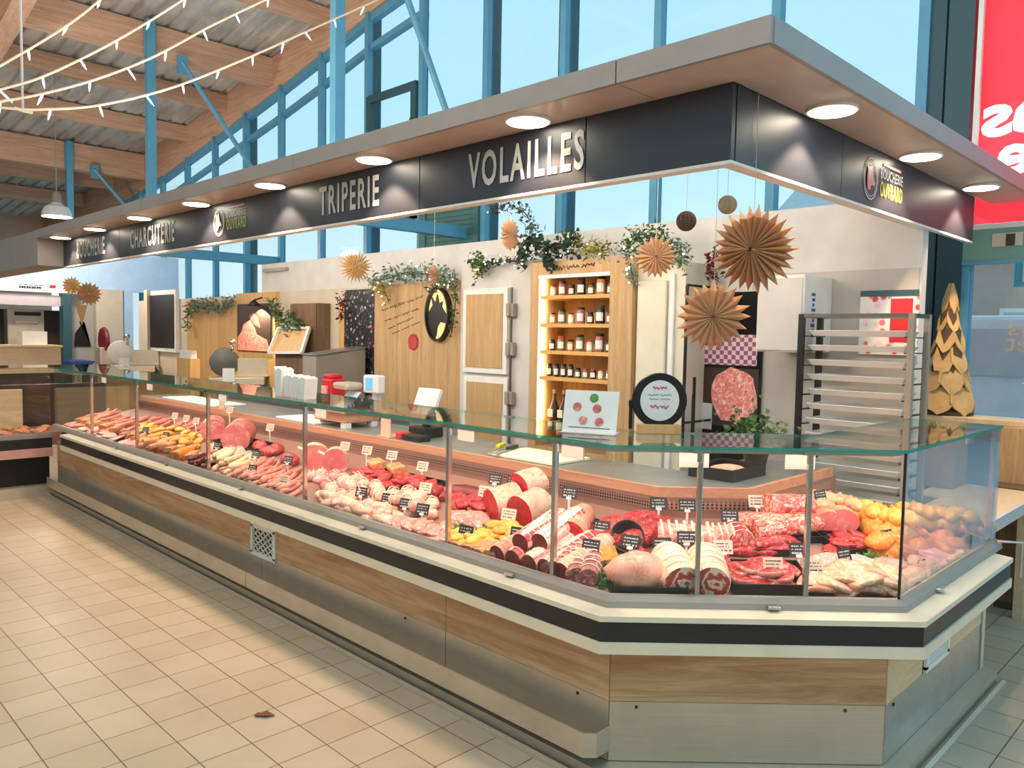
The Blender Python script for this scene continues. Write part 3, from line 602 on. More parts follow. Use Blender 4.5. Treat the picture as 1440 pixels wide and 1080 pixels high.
# top glass shelf, with the green cut edge
t_ = MB(); T0 = [(2.2, 8.3), (2.2, 1.68), (2.93, .95), (4.19, .95)]
def flat(mb, path, d0, d1, z0, z1, me=0):
    a = off_path(path, d0); c = off_path(path, d1); k = len(path)
    for z, fl in ((z0, 0), (z1, 1)):
        o = len(mb.v); mb.v += [(v.x, v.y, z) for v in a]+[(v.x, v.y, z) for v in c]
        for i in range(k-1):
            f = (o+i, o+i+1, o+k+i+1, o+k+i); mb.f.append(f if fl else f[::-1]); mb.m.append(0)
    for pth in (a, c):
        o = len(mb.v); mb.v += [(v.x, v.y, z0) for v in pth]+[(v.x, v.y, z1) for v in pth]
        for i in range(k-1): mb.f.append((o+i, o+i+1, o+k+i+1, o+k+i)); mb.m.append(me)
    o = len(mb.v)
    for i in (0, k-1):
        o = len(mb.v); mb.v += [(a[i].x, a[i].y, z0), (c[i].x, c[i].y, z0), (c[i].x, c[i].y, z1), (a[i].x, a[i].y, z1)]; mb.f.append((o, o+1, o+2, o+3)); mb.m.append(me)
flat(t_, T0, -.012, .4, 1.2125, 1.2245, 1); t_.build('top_shelf', [M['glass'], M['glass_edge']], CT)
p = MB(); sweep(p, [(2.2, 8.2), (2.2, 1.7), (2.93, .97), (4.1, .97)], [(.012, 1.196), (.012, 1.2115), (.032, 1.2115), (.032, 1.196)]); p.build('light_bar', M['rail_grey'], CT)
def strip_lamp(a, c, energy):
    a = Vector(a); c = Vector(c); d = c-a; ld = bpy.data.lights.new('counter_lamp', 'AREA'); ld.shape = 'RECTANGLE'; ld.size = d.length; ld.size_y = .03; ld.energy = energy; ld.color = (1, .8, .7); ld.spread = math.radians(150)
    lo = bpy.data.objects.new('counter_lamp', ld); C.objects.link(lo); X = d.normalized(); n_ = Vector((-X.y, X.x, 0)); Z = -(n_*.5+Vector((0, 0, -1))).normalized(); Y = Z.cross(X)
    mm = Matrix((X, Y, Z)).transposed().to_4x4(); mm.translation = (a+c)/2; lo.matrix_world = mm
q = off_path([(2.2, 8.2), (2.2, 1.7), (2.93, .97), (4.1, .97)], .045)
for a, c in zip(q, q[1:]): strip_lamp((a.x, a.y, 1.193), (c.x, c.y, 1.193), 2.6*(c-a).length)
p = MB(); z_ = .69; p.tube([(4.14, .93, .69), (4.2, .84, .69), (4.2, .84, .53)], .007, 8); p.build('bag_hook', M['chrome'], CT)
# vent grilles set in the oak
def grille(name, o, u, n_, w_, h_, kind, label):
    o = Vector(o); u = Vector(u); n_ = Vector(n_)
    p = MB()
    for (du, dz, a, c) in ((0, h_/2, w_/2+.012, .012), (0, -h_/2, w_/2+.012, .012), (-w_/2, 0, .012, h_/2), (w_/2, 0, .012, h_/2)):
        p.obox(o+u*du+Vector((0, 0, dz))+n_*.006, u, UP, n_, a, c, .006)
    fr = p.build(name, M['white'], CT); fr['label'] = label
    p = MB(); p.obox(o+n_*.002, u, UP, n_, w_/2, h_/2, .001); p.build('backing', M['grille_dark'], fr)
    p = MB(); N = 13
    if kind == 'mesh':
        for k in range(-9, 10, 2):
            for sg in (1, -1):
                # slanted wires, clipped to the frame
                pts = []
                for s_ in range(21):
                    uu = -w_/2+w_*s_/20; zz = k*h_/9+sg*uu*.62
                    if abs(zz) < h_/2: pts.append(o+u*uu+Vector((0, 0, zz))+n_*.006)
                if len(pts) > 1: p.bar(pts[0], pts[-1], .006, .007)
    else:
        for k in range(N): p.obox(o+Vector((0, 0, -h_/2+h_*(k+.5)/N))+n_*.006, u, (n_+Vector((0, 0, -.6))), UP, w_/2, .006, .0025)
    p.build('louvre', M['white'], fr)
grille('vent_grille', (2.229, 4.27, .352), (0, 1, 0), (-1, 0, 0), .27, .17, 'mesh', 'white mesh vent grille')
grille('vent_grille', (3.485, .978, .385), (1, 0, 0), (0, -1, 0), .27, .17, 'louvre', 'white slatted vent grille')
# worktop behind the glass: steel top with a pinkish oak edge
t = thing('worktop', 'steel topped serving ledge with oak edge behind the meat display', 'worktop', (3.1, 4, .89))
WP = [(2.2, 8.2), (2.2, 1.68), (2.93, .95), (4.12, .95)]
p = MB(); sweep(p, WP, [(.745, .888), (.745, .934), (.765, .934), (.765, .888)]); p.build('front_edge', M['edge_oak'], t)
p = MB(); sweep(p, WP, [(.7655, .9), (.7655, .9335), (1.2, .9335), (1.2, .9)]); p.build('steel_top', M['worktop'], t)
p = MB(); sweep(p, WP, [(.79, 0), (.79, .899), (1.12, .899), (1.12, 0)]); p.build('cupboard', M['steel_dark'], t)

# hanging hall lamps: white domes on chains
def hall_lamp(x, y, z, label, energy=170, ztop=None):
    t = thing('hall_lamp', label, 'hanging lamp', (x, y, z), 'white dome lamps of the hall')
    p = MB(); p.lathe([(.2, 0), (.195, .06), (.16, .14), (.07, .19), (.07, .2)], (x, y, z), 24); p.build('dome', M['lamp_white'], t, smooth='auto')
    p = MB(); p.lathe([(.06, .2), (.06, .32), (.035, .36)], (x, y, z), 14); p.build('ballast', M['rail_grey'], t, smooth='auto')
    p = MB(); p.tube([(x, y, z+.36), (x, y, (ztop or roof(y))+.012)], .008, 6); p.build('chain', M['rail_grey'], t)
    p = MB(); p.lathe([(.17, .02), (.17, .025)], (x, y, z), 20); p.build('lens', M['downlight_glow'], t)
    ld = bpy.data.lights.new('hall_bulb', 'POINT'); ld.energy = energy; ld.color = (1, .86, .7); ld.shadow_soft_size = .2
    lo = bpy.data.objects.new('hall_bulb', ld); C.objects.link(lo); lo.parent = t; lo.location = (0, 0, -.22)
q = at(80, 305, y=13.0); hall_lamp(q.x, q.y, q.z, 'white dome lamp hanging far down the hall in front of a teal post', 120)
for (x, y) in ((.2, 1.7), (.3, 7.2), (-1.2, 1.2)): hall_lamp(x, y, 5.1, 'white dome lamp hanging from the roof beams above the aisle', 95)

# strip lamps added inside the canopy to brighten the stall's back wall
CAN = bpy.data.objects['canopy']
for a, c in (((2.68, 2.2, 2.44), (2.68, 5.4, 2.44)), ((2.68, 5.6, 2.44), (2.68, 9.2, 2.44)), ((2.9, 1.57, 2.44), (3.7, 1.57, 2.44))):
    a = Vector(a); c = Vector(c); p = MB(); p.bar(a+Vector((0, 0, .03)), c+Vector((0, 0, .03)), .04, .03); p.build('added_stall_fill_housing', M['white'], CAN)
    d = c-a; ld = bpy.data.lights.new('added_stall_fill', 'AREA'); ld.shape = 'RECTANGLE'; ld.size = d.length; ld.size_y = .03; ld.energy = (9 if abs(d.y) > .5 else 5)*d.length; ld.color = (1, .87, .72)
    lo = bpy.data.objects.new('added_stall_fill', ld); C.objects.link(lo); X = d.normalized(); n_ = Vector((1, 0, 0)) if abs(X.y) > .5 else Vector((0, 1, 0)); Z = -(n_+Vector((0, 0, -.55))).normalized(); Y = Z.cross(X); mm = Matrix((X, Y, Z)).transposed().to_4x4(); mm.translation = (a+c)/2; lo.matrix_world = mm

for y0_, y1_ in ((2.0, 5.4), (5.6, 9.2)):  # up-facing strips added on top of the canopy only to brighten the roof
    p = MB(); p.box(2.7, 2.76, y0_, y1_, ZT+.011, ZT+.04); p.build('added_roof_fill_housing', M['white'], CAN)
    ld = bpy.data.lights.new('added_roof_fill', 'AREA'); ld.shape = 'RECTANGLE'; ld.size = .05; ld.size_y = y1_-y0_; ld.energy = 75; ld.color = (1, .9, .78)
    lo = bpy.data.objects.new('added_roof_fill', ld); C.objects.link(lo); lo.location = (2.73, (y0_+y1_)/2, ZT+.05); lo.rotation_euler = (PI, 0, 0)
UPV = Vector((0, 0, 1))
# ------------------------------------------------------------------ behind the counter
def rx(x, px0, py0, px1, py1):
    """y and z range, on the plane x, of a box seen between two image corners"""
    a = at(px0, py0, x=x); c = at(px1, py1, x=x); return c.y, a.y, c.z, a.z
def slab(name, mat, x, d, r, parent=None, bevel=0, px=None):
    y0, y1, z0, z1 = r; p = MB(); p.box(x, x+d, y0, y1, z0, z1); return p.build(name, mat, parent, bevel=bevel)
def noise_art(name, cols, scale, ground, detail=2):
    n = NT(name); n.set(.4); vo = n.add('ShaderNodeTexVoronoi'); vo.inputs['Scale'].default_value = scale; n.link(n.coord(), vo.inputs['Vector'])
    wn = n.add('ShaderNodeTexWhiteNoise'); n.link(vo.outputs['Color'], wn.inputs['Vector'])
    k = len(cols); st = [(i/k, lin(c)) for i, c in enumerate(cols)]; cc = n.ramp(wn.outputs['Value'], st, 'CONSTANT')
    mx = n.add('ShaderNodeMixRGB'); n.link(n.ramp(vo.outputs['Distance'], [(.3, (0, 0, 0, 1)), (.5, (1, 1, 1, 1))]), mx.inputs['Fac'])
    n.link(cc, mx.inputs['Color1']); mx.inputs['Color2'].default_value = lin(ground); n.link(mx.outputs[0], n.p.inputs['Base Color']); M[name] = n.mat; return n.mat
noise_art('floral', [(60, 88, 80), (120, 50, 70), (206, 190, 196), (44, 60, 58), (150, 150, 150), (36, 32, 40)], 26, (34, 32, 40))
noise_art('meat_photo', [(226, 130, 120), (196, 70, 66), (244, 200, 186), (236, 160, 150), (150, 40, 44)], 18, (214, 110, 100))
noise_art('meat_photo_big', [(226, 130, 120), (196, 90, 86), (244, 200, 186), (236, 160, 150)], 26, (206, 104, 100))
noise_art('poster_print', [(240, 120, 130), (250, 240, 238), (214, 60, 74), (250, 214, 210), (90, 120, 110)], 22, (250, 240, 238))
n = NT('gingham'); n.set(.4); ck = n.add('ShaderNodeTexChecker'); ck.inputs['Scale'].default_value = 34; ck.inputs['Color1'].default_value = lin((226, 196, 204)); ck.inputs['Color2'].default_value = lin((146, 84, 116))
n.link(n.coord(), ck.inputs['Vector']); n.link(ck.outputs['Color'], n.p.inputs['Base Color']); M['gingham'] = n.mat
# oak board with handwriting, rosette and lit bull medallion
r = rx(4.74, 527, 398, 650, 398); zt = at(590, 397, x=4.74).z
t = thing('oak_wall_board', 'tall oak plank board with handwriting between the floral poster and cold-room door', 'wall board', (4.74, (r[0]+r[1])/2, .9))
k = 7; w_ = (r[1]-r[0])/k
p = MB()
for i in range(k): p.box(4.74, 4.785, r[0]+i*w_+.0015, r[0]+(i+1)*w_-.0015, .9, zt)
p.build('planks', M['oak_z'], t)
p = MB(); rnd = random.Random(3)
def scribble(p, a, c, amp, n, r_=.003):
    """a line of flowing handwriting"""
    a = Vector(a); c = Vector(c); pts = []; words = max(2, int((c-a).length/.13))
    for wd in range(words):
        q0 = a+(c-a)*((wd+.06)/words); q1 = a+(c-a)*((wd+.9)/words); pts = []
        for i in range(n):
            s = i/(n-1); h = amp*(math.sin(i*1.7+wd*2)*.6+rnd.uniform(-.3, .5)); pts.append(q0+(q1-q0)*s+Vector((0, 0, h)))
        p.tube(pts, r_, 4)
for q in ((536, 437, 596, 417, .018), (540, 452, 590, 434, .016), (545, 463, 582, 446, .014), (550, 470, 592, 452, .004)): scribble(p, at(q[0], q[1], x=4.738), at(q[2], q[3], x=4.738), q[4], 12)
p.build('handwriting', M['ink'], t)
c_ = at(581, 481, x=4.735); p = MB()
for i in range(12): a = 2*PI*i/12; p.lathe([(.026, 0), (.026, .004)], (c_.x, c_.y+.058*math.cos(a), c_.z+.058*math.sin(a)), 10, u=(0, 1, 0), v=(0, 0, 1), w=(1, 0, 0))
p.lathe([(.062, -.002), (.062, .0045)], c_, 20, u=(0, 1, 0), v=(0, 0, 1), w=(1, 0, 0)); p.build('rosette', M['red_rosette'], t)
c_ = at(614, 442, x=4.69)
t = thing('bull_medallion', 'lit oval wall medallion with dark bull head and black rim on the oak board', 'wall lamp', (4.69, c_.y, c_.z-.25))
def oval(p, ra, rb, x0, x1, n=40, hole=None, c=None):
    c = c or c_
    ring = lambda A, B, x: [(x, c.y+A*math.cos(2*PI*i/n), c.z+B*math.sin(2*PI*i/n)) for i in range(n)]
    if hole:
        v = ring(ra, rb, x0)+ring(ra, rb, x1)+ring(*hole, x0)+ring(*hole, x1); f = []
        for i in range(n):
            j = (i+1) % n; f += [(i, j, n+j, n+i), (2*n+i, 3*n+i, 3*n+j, 2*n+j), (i, 2*n+i, 2*n+j, j), (n+i, n+j, 3*n+j, 3*n+i)]
        p.add(v, f)
    else:
        v = ring(ra, rb, x0)+ring(ra, rb, x1); f = [tuple(range(n)), tuple(range(n, 2*n))[::-1]]+[(i, n+i, n+(i+1) % n, (i+1) % n) for i in range(n)]; p.add(v, f)
p = MB(); oval(p, .17, .25, 4.68, 4.74, hole=(.152, .232)); p.build('rim', M['black'], t, smooth='auto')
p = MB(); oval(p, .152, .232, 4.72, 4.734); p.build('light_panel', M['medallion_glow'], t)
p = MB(); head = [(-.15, -.1), (-.135, .02), (-.075, .085), (-.095, .165), (-.04, .1), (-.012, .185), (.012, .1), (.062, .118), (.05, .07), (.135, -.02), (.138, -.06), (.1, -.082), (.03, -.07), (-.01, -.12), (-.025, -.2), (-.045, -.222), (-.1, -.175)]
p.prism([(-a, b_) for a, b_ in head], 0, .015, frame=((4.7, c_.y, c_.z), (0, 1, 0), (0, 0, 1), (1, 0, 0))); p.build('bull_head', M['black'], t)
# floral poster and its timber edge
y0, y1, z0, z1 = rx(4.77, 484, 408, 527, 492)
t = thing('floral_poster', 'dark floral wall poster beside the oak board', 'poster', (4.77, y0, .95)); p = MB(); p.box(4.775, 4.7862, y0, y1, .95, z1); p.build('print', M['floral'], t)
p = MB(); p.box(4.77, 4.785, y1, y1+.1, .95, z1-.12); p.build('timber_edge', M['pine_z'], t)
# cold room front with oak door
y0, y1, _, z1 = rx(4.7, 649, 372, 745, 600)
t = thing('cold_room', 'white cold room front with oak faced hatch door and steel hinges', 'cold room', (4.7, (y0+y1)/2, 0))
p = MB(); p.box(4.7, 4.79, y0, y1, 0, z1); p.build('front', M['wall_white'], t, bevel=.004)
a, c, e_, g_ = rx(4.68, 654, 407, 714, 527)
d = slab('door', M['white'], 4.66, .04, (a, c, e_, g_), t, .004); dd = .05
p = MB(); p.box(4.652, 4.66, a+dd, c-dd, e_+dd, g_-dd); p.build('oak_infill', M['oak_z'], d)
a2, c2_, e2, g2 = rx(4.68, 654, 535, 714, 620); d2 = slab('door', M['white'], 4.66, .04, (a2, c2_, .3, e_-.03), t, .004); p = MB(); p.box(4.652, 4.66, a2+dd, c2_-dd, .35, e_-.08); p.build('oak_infill', M['oak_z'], d2)
hy = at(718, 440, x=4.66).y
p = MB(); p.box(4.66, 4.675, hy-.008, hy+.008, .5, g_); p.build('hinge_rod', M['steel_dark'], t)
for py in (436, 491, 560): 
    hz = at(718, py, x=4.66).z; p = MB(); p.box(4.645, 4.69, hy-.045, hy+.045, hz-.055, hz+.055); p.tube([(4.64, hy, hz-.05), (4.64, hy, hz+.05)], .014, 8); p.build('hinge', M['rail_grey'], t, bevel=.005)
# spice cabinet with jars
XC = 4.45
yl_, yr_ = at(746, 400, x=XC).y, at(890, 400, x=XC).y; zt = at(800, 366, x=XC).z
il, ir = at(757, 420, x=XC).y, at(857, 420, x=XC).y; zo = at(805, 386, x=XC).z
t = thing('spice_cabinet', 'oak spice cabinet with open lit shelves of jars beside the cold room', 'cabinet', (XC, (yl_+yr_)/2, 0))
p = MB(); p.box(XC, 4.79, il, yl_, 0, zt); p.box(XC, 4.79, yr_, ir, 0, zt); p.box(XC, 4.79, ir, il, zo, zt); p.box(4.76, 4.79, ir, il, 0, zo); p.box(XC, 4.79, ir, il, 0, .75); p.build('body', M['oak_z'], t, bevel=.003)
zsh = [at(805, q, x=XC).z for q in (414.5, 455, 494, 532)]+[.95]
for z in zsh:
    p = MB(); p.box(XC+.012, 4.76, ir+.002, il-.002, z-.028, z); p.build('shelf', M['shelf_oak'], t)
p = MB(); p.box(XC+.01, XC+.022, il-.014, il-.002, .98, zo-.02); p.build('led_strip', M['led_warm'], t)
p = MB(); p.box(XC-.004, XC+.03, ir, il, zo-.02, zo+.006); p.build('top_rail', M['white'], t)
p = MB(); a = at(776, 379, x=XC-.003); c = at(838, 371, x=XC-.003); rnd = random.Random(9); scribble(p, a, c, .02, 14, .004); p.build('handwriting', M['ink'], t)
ld = bpy.data.lights.new('shelf_lamp', 'AREA'); ld.shape = 'RECTANGLE'; ld.size = .02; ld.size_y = 1.1; ld.energy = 7; ld.color = (1, .78, .42)
lo = bpy.data.objects.new('shelf_lamp', ld); C.objects.link(lo); lo.rotation_euler = (PI/2, 0, 0); lo.location = (XC+.05, il-.02, 1.5)
CONT = [('spice_dark', (60, 46, 40)), ('spice_green', (120, 116, 70)), ('spice_orange', (226, 150, 80)), ('spice_rose', (170, 110, 110)), ('spice_pale', (222, 206, 160)), ('spice_black', (40, 38, 38))]
for nm, c in CONT: plain(nm, c, .35, var=.25, scale=120)
JP = {}
def jar(x, y, z, r, h, cont, lid, label, group, flip=0):
    t = thing('spice_jar', label, 'jar', (x, y, z), group)
    key = (round(r, 4), round(h, 3), cont, lid)
    if key not in JP:
        p = MB(); p.lathe([(r*.94, 0), (r, .006), (r, h*.72), (r*.8, h*.82), (r*.78, h*.86)], (0, 0, 0), 14); b_ = p.mesh('body', M[cont], True)
        p = MB(); p.lathe([(r*.86, h*.84), (r*.86, h*.985), (r*.8, h)], (0, 0, 0), 14); l_ = p.mesh('lid', M[lid])
        p = MB(); n_ = 7; R = r*1.02; v = []
        for i in range(n_): a = PI*.72+ (PI*.56)*i/(n_-1)+.35; v += [(R*math.cos(a), R*math.sin(a), h*.16), (R*math.cos(a), R*math.sin(a), h*.62)]
        p.add(v, [(2*i, 2*i+2, 2*i+3, 2*i+1) for i in range(n_-1)]); q_ = p.mesh('label', M['paper'])
        JP[key] = (b_, l_, q_)
    for nm, me in zip(('body', 'lid', 'label'), JP[key]):
        o = bpy.data.objects.new(nm, me); C.objects.link(o); o.parent = t
        if nm == 'label':
            sm = o.modifiers.new('thickness', 'SOLIDIFY'); sm.thickness = .0006
rows = [('top shelf', zsh[0]), ('second shelf', zsh[1]), ('third shelf', zsh[2])]
pat = [(.024, .085), (.03, .11), (.025, .085), (.032, .125), (.025, .085), (.034, .135), (.029, .09)]
cn_ = ['spice_pale', 'spice_green', 'spice_rose', 'spice_orange', 'spice_dark', 'spice_green', 'spice_black']
where = ['first', 'second', 'third', 'fourth', 'fifth', 'sixth', 'last']
size_w = ['small', 'tall', 'small', 'tall', 'small', 'big', 'squat']
for ri, (rn, z) in enumerate(rows):
    for k in range(7):
        r_, h_ = pat[k]; y = il-.075-(il-ir-.13)*k/6.0
        jar(XC+.09, y, z, r_, h_, cn_[(k*2+ri*3) % 7], 'black' if (k+ri) % 3 else ('red_rosette' if ri == 2 else 'kraft_brown'), '%s jar, %s from the glowing strip on the %s of the spice cabinet' % (size_w[k], where[k], rn), 'spice jars on the '+rn)
for k in range(9):
    y = il-.06-(il-ir-.11)*k/8.0; jar(XC+.08, y, zsh[3], .022, .1 if k < 4 else .075, 'spice_black' if k < 4 else cn_[k % 7], 'black' if k < 5 else 'red_rosette', 'black capped bottle on the fourth shelf of the spice cabinet' if k < 4 else 'little jar on the fourth shelf of the spice cabinet', 'bottles on the fourth shelf' if k < 4 else 'little jars on the fourth shelf')
for k in range(3):
    x = XC+.1; y = il-.1-k*.1; t = thing('oil_bottle', 'round dark oil bottle on the lowest lit shelf of the spice cabinet', 'bottle', (x, y, zsh[4]), 'bottles on the lowest lit shelf')
    p = MB(); p.lathe([(.034, 0), (.042, .03), (.04, .09), (.014, .16), (.013, .21)], (x, y, zsh[4]), 14); p.build('body', M['spice_dark'], t, smooth=True)
    p = MB(); p.lathe([(.016, .21), (.016, .24)], (x, y, zsh[4]), 10); p.build('cork', M['kraft'], t); p = MB(); p.box(x-.05, x-.042, y-.025, y+.025, zsh[4]+.03, zsh[4]+.09); p.build('label', M['board_cream'], t)
# cream cold room door with mouldings
y0, y1, _, z1 = rx(4.5, 889, 372, 958, 600); y1 = yr_-.003
t = thing('cold_room_door', 'cream cold room door with raised edges between spice cabinet and food poster', 'door', (4.5, (y0+y1)/2, 0))
p = MB(); p.box(4.5, 4.79, y0, y1, 0, z1); p.build('frame', M['door_cream'], t, bevel=.004)
p = MB(); a = at(894, 400, x=4.47).y; c = at(937, 400, x=4.47).y; a = min(a, y1-.02); p.box(4.47, 4.5, c, a, .05, z1-.12); p.build('leaf', M['door_cream'], t, bevel=.012)
p = MB(); p.box(4.475, 4.5, c-.06, c-.02, .05, z1-.08); p.build('moulding', M['white'], t, bevel=.006)
py_ = at(966, 420, x=4.42).y; t = thing('door_handle_bar', 'tall thin black bar standing off the wall beside the cream door', 'handle bar', (4.42, py_, .95))
p = MB(); p.tube([(4.42, py_, .95), (4.42, py_, at(966, 402, x=4.42).z)], .011, 8); p.build('bar', M['black'], t)
for zz in (1.05, 1.95): p = MB(); p.tube([(4.42, py_, zz), (4.79, py_, zz)], .008, 8); p.build('bracket', M['black'], t)
# food poster
y0, y1, z0, z1 = rx(4.76, 982, 412, 1066, 608)
t = thing('food_poster', 'tall dark wall poster with pictures of raw meat, behind the hanging paper stars', 'poster', (4.76, (y0+y1)/2, z0))
p = MB(); p.box(4.765, 4.785, y0, y1, z0-.3, z1); p.build('sheet', M['black_gloss'], t)
a, c, e_, g_ = rx(4.76, 984, 470, 1064, 515); p = MB(); p.box(4.761, 4.765, a, c, e_, g_); p.build('upper_picture', M['gingham'], t)
a, c, e_, g_ = rx(4.76, 984, 516, 1064, 604); p = MB(); p.box(4.762, 4.765, a, c, e_, g_); p.build('lower_picture', M['dark_brown'], t)
m_ = at(1032, 556, x=4.755); p = MB(); rnd = random.Random(5); pl = [(m_.y+.155*math.cos(2*PI*i/18)*(1+.2*rnd.random()), m_.z+.17*math.sin(2*PI*i/18)*(1+.2*rnd.random())) for i in range(18)]
p.prism(pl, 4.758, 4.761, frame=((0, 0, 0), (0, 1, 0), (0, 0, 1), (1, 0, 0))); p.build('meat_picture', M['pink'], t)
a, c, e_, g_ = rx(4.755, 985, 566, 1000, 604); p = MB(); p.box(4.757, 4.761, a, c, e_, g_); p.build('glass_picture', M['paper_grey'], t)
# white wall cabinet
y0, y1, z0, z1 = rx(4.4, 1066, 388, 1128, 496)
t = thing('wall_cabinet', 'white wall unit with blue lettering on its side, left of the tray trolley', 'wall cabinet', (4.4, (y0+y1)/2, z0))
p = MB(); p.box(4.4, 4.785, y0, y1, z0, z1); p.build('body', M['white'], t, bevel=.008)
p = MB(); p.box(4.392, 4.4, y0+.01, y1-.01, z0+.01, z1-.02); p.build('front', M['wall_white'], t, bevel=.003)
p = MB()
for k in range(9): p.obox((4.52+.004*(k % 2), y0-.001, z0+.1+k*.03), (1, 0, 0), (0, 0, 1), (0, 1, 0), .012+.006*(k % 3), .009, .001)
p.build('side_lettering', M['blue'], t)
# advertising sheet
y0, y1, z0, z1 = rx(4.77, 1210, 409, 1288, 500)
t = thing('price_poster', 'pink and red printed sheet on the wall behind the tray trolley', 'poster', (4.775, (y0+y1)/2, z0)); p = MB(); p.box(4.776, 4.788, y0, y1, z0, z1); p.build('print', M['poster_print'], t)
p = MB(); p.box(4.772, 4.776, y0, y1, z1-.035, z1); p.build('header', M['teal_dark'], t)
p = MB(); p.box(4.773, 4.776, y0+.03, y0+.15, z1-.3, z1-.05); p.build('red_band', M['red'], t)
# tray trolley with white trays
xa, xb = 4.28, 4.52; ya, yb = at(1128, 450, x=xa).y, at(1283, 450, x=xa).y; zt = at(1200, 441, x=xa).z
t = thing('tray_trolley', 'tall steel trolley of shallow white trays by the back wall', 'trolley', ((xa+xb)/2, (ya+yb)/2, 0))
for (x, y, mt) in ((xa, ya, 'black'), (xb, ya, 'black'), (xa, yb, 'rail_grey'), (xb, yb, 'rail_grey')):
    p = MB(); p.box(x-.015, x+.015, y-.015, y+.015, .1, zt); po = p.build('upright', M[mt], t); p = MB(); p.ball((x, y, .06), .045, .02, .055); p.build('castor', M['black'], po)
p = MB()
for x in (xa, xb): p.box(x-.012, x+.012, yb, ya, zt-.02, zt)
for y in (ya, yb): p.box(xa, xb, y-.012, y+.012, zt-.02, zt)
p.build('top_frame', M['steel_dark'], t)
for k in range(13):
    z = zt-.115-k*.082
    p = MB(); 
    for y in (ya-.022, yb+.022): p = MB(); p.box(xa, xb, y-.012, y+.012, z-.012, z-.006); p.build('runner', M['black'], t)
    tt = thing('white_tray', 'shallow white tray sliding in the steel trolley', 'tray', ((xa+xb)/2, (ya+yb)/2, z-.006), 'trays in the trolley')
    if k == 0:
        p = MB(); hx, hy = (xb-xa)/2-.02, (ya-yb)/2-.03; v = [(-hx, -hy, .03), (hx, -hy, .03), (hx, hy, .03), (-hx, hy, .03), (-hx+.02, -hy+.02, 0), (hx-.02, -hy+.02, 0), (hx-.02, hy-.02, 0), (-hx+.02, hy-.02, 0)]
        p.add(v, [(0, 4, 5, 1), (1, 5, 6, 2), (2, 6, 7, 3), (3, 7, 4, 0), (4, 7, 6, 5)]); TRAYME = p.mesh('pan', M['white'])
    o = bpy.data.objects.new('pan', TRAYME); C.objects.link(o); o.parent = tt; sm = o.modifiers.new('thickness', 'SOLIDIFY'); sm.thickness = .003
# back counter under the oak boards, and things standing along it
YB0, YB1 = at(649, 500, x=4.7).y+.012, 9.14
t = thing('back_counter', 'steel topped back counter under the oak board', 'worktop', (4.4, (YB0+YB1)/2, 0))
p = MB(); p.box(4.1, 4.735, YB0, YB1, .86, .9); p.build('top', M['worktop'], t); p = MB(); p.box(4.15, 4.735, YB0+.02, YB1-.02, 0, .86); p.build('cupboard', M['wall_grey'], t)
xf = 4.14; y0 = at(444, 540, x=xf).y; y1 = at(434, 540, x=xf).y+.12; x1 = min(at(527, 540, y=y0).x, 4.73); z1 = at(444, 501, x=xf).z; zb1 = at(527, 490, y=y0).z
t = thing('packing_machine', 'big steel machine with sloping lid standing below the floral poster', 'machine', (4.4, (y0+y1)/2, .9))
p = MB(); p.prism([(xf, .9), (x1, .9), (x1, zb1), (xf, z1)], y0, y1, frame=((0, 0, 0), (1, 0, 0), (0, 0, 1), (0, 1, 0))); p.build('body', M['rail_grey'], t, bevel=.006)
p = MB(); p.bar((xf-.01, (y0+y1)/2, z1+.01), (x1+.01, (y0+y1)/2, zb1+.01), y1-y0+.03, .014); p.build('lid', M['worktop'], t, bevel=.004)
p = MB(); p.box(xf-.03, xf, y0+.1, y1-.1, 1.05, 1.08); p.build('handle', M['black'], t)
y0, y1, z0, z1 = rx(4.1, 448, 506, 486, 552)
def on_ledge(px, py, z=.934): return at(px, py, z=z)
q = on_ledge(466, 575); 
t = thing('red_dispenser', 'red and clear plastic dispenser standing in front of the steel packing machine', 'dispenser', (q.x, q.y, .934))
p = MB(); p.box(q.x-.08, q.x+.1, q.y-.11, q.y+.11, .934, .98); p.build('base', M['white'], t, bevel=.006); p = MB(); p.box(q.x-.06, q.x+.08, q.y-.1, q.y+.06, .98, 1.2); p.box(q.x-.03, q.x+.08, q.y-.06, q.y+.09, 1.2, 1.24); p.build('hopper', M['red'], t, bevel=.015)
p = MB(); p.box(q.x-.085, q.x-.062, q.y-.05, q.y+.03, 1.0, 1.14); p.build('clear_front', M['veal'], t, bevel=.004)
# weighing scale on the ledge
q = on_ledge(497, 597); q = Vector((3.16, q.y+.02, .934))
t = thing('weighing_scale', 'counter scale with tan side panel and blue screen on the serving ledge', 'scale', (q.x, q.y, .934))
p = MB(); p.box(q.x-.13, q.x+.16, q.y-.2, q.y+.2, .97, 1.04); p.build('base', M['edge_oak'], t, bevel=.006)
p = MB(); p.box(q.x-.15, q.x+.17, q.y-.22, q.y+.18, 1.04, 1.052); p.build('pan', M['steel'], t, bevel=.003)
for sx in (-.1, .12):
    for sy in (-.17, .16): p = MB(); p.box(q.x+sx-.025, q.x+sx+.025, q.y+sy-.03, q.y+sy+.03, .934, .97); p.build('foot', M['white'], t)
p = MB(); p.box(q.x+.14, q.x+.18, q.y-.2, q.y-.14, 1.05, 1.2); p.build('column', M['white'], t)
p = MB(); p.box(q.x+.1, q.x+.17, q.y-.26, q.y-.08, 1.17, 1.3); h_ = p.build('display_head', M['white'], t, bevel=.012); p = MB(); p.box(q.x+.094, q.x+.1, q.y-.2, q.y-.12, 1.2, 1.28); p.build('screen', M['screen'], h_)
p = MB(); p.bar((q.x-.02, q.y+.02, 1.06), (q.x+.1, q.y+.02, 1.17), .16, .005); p.build('receipt', M['paper'], t)
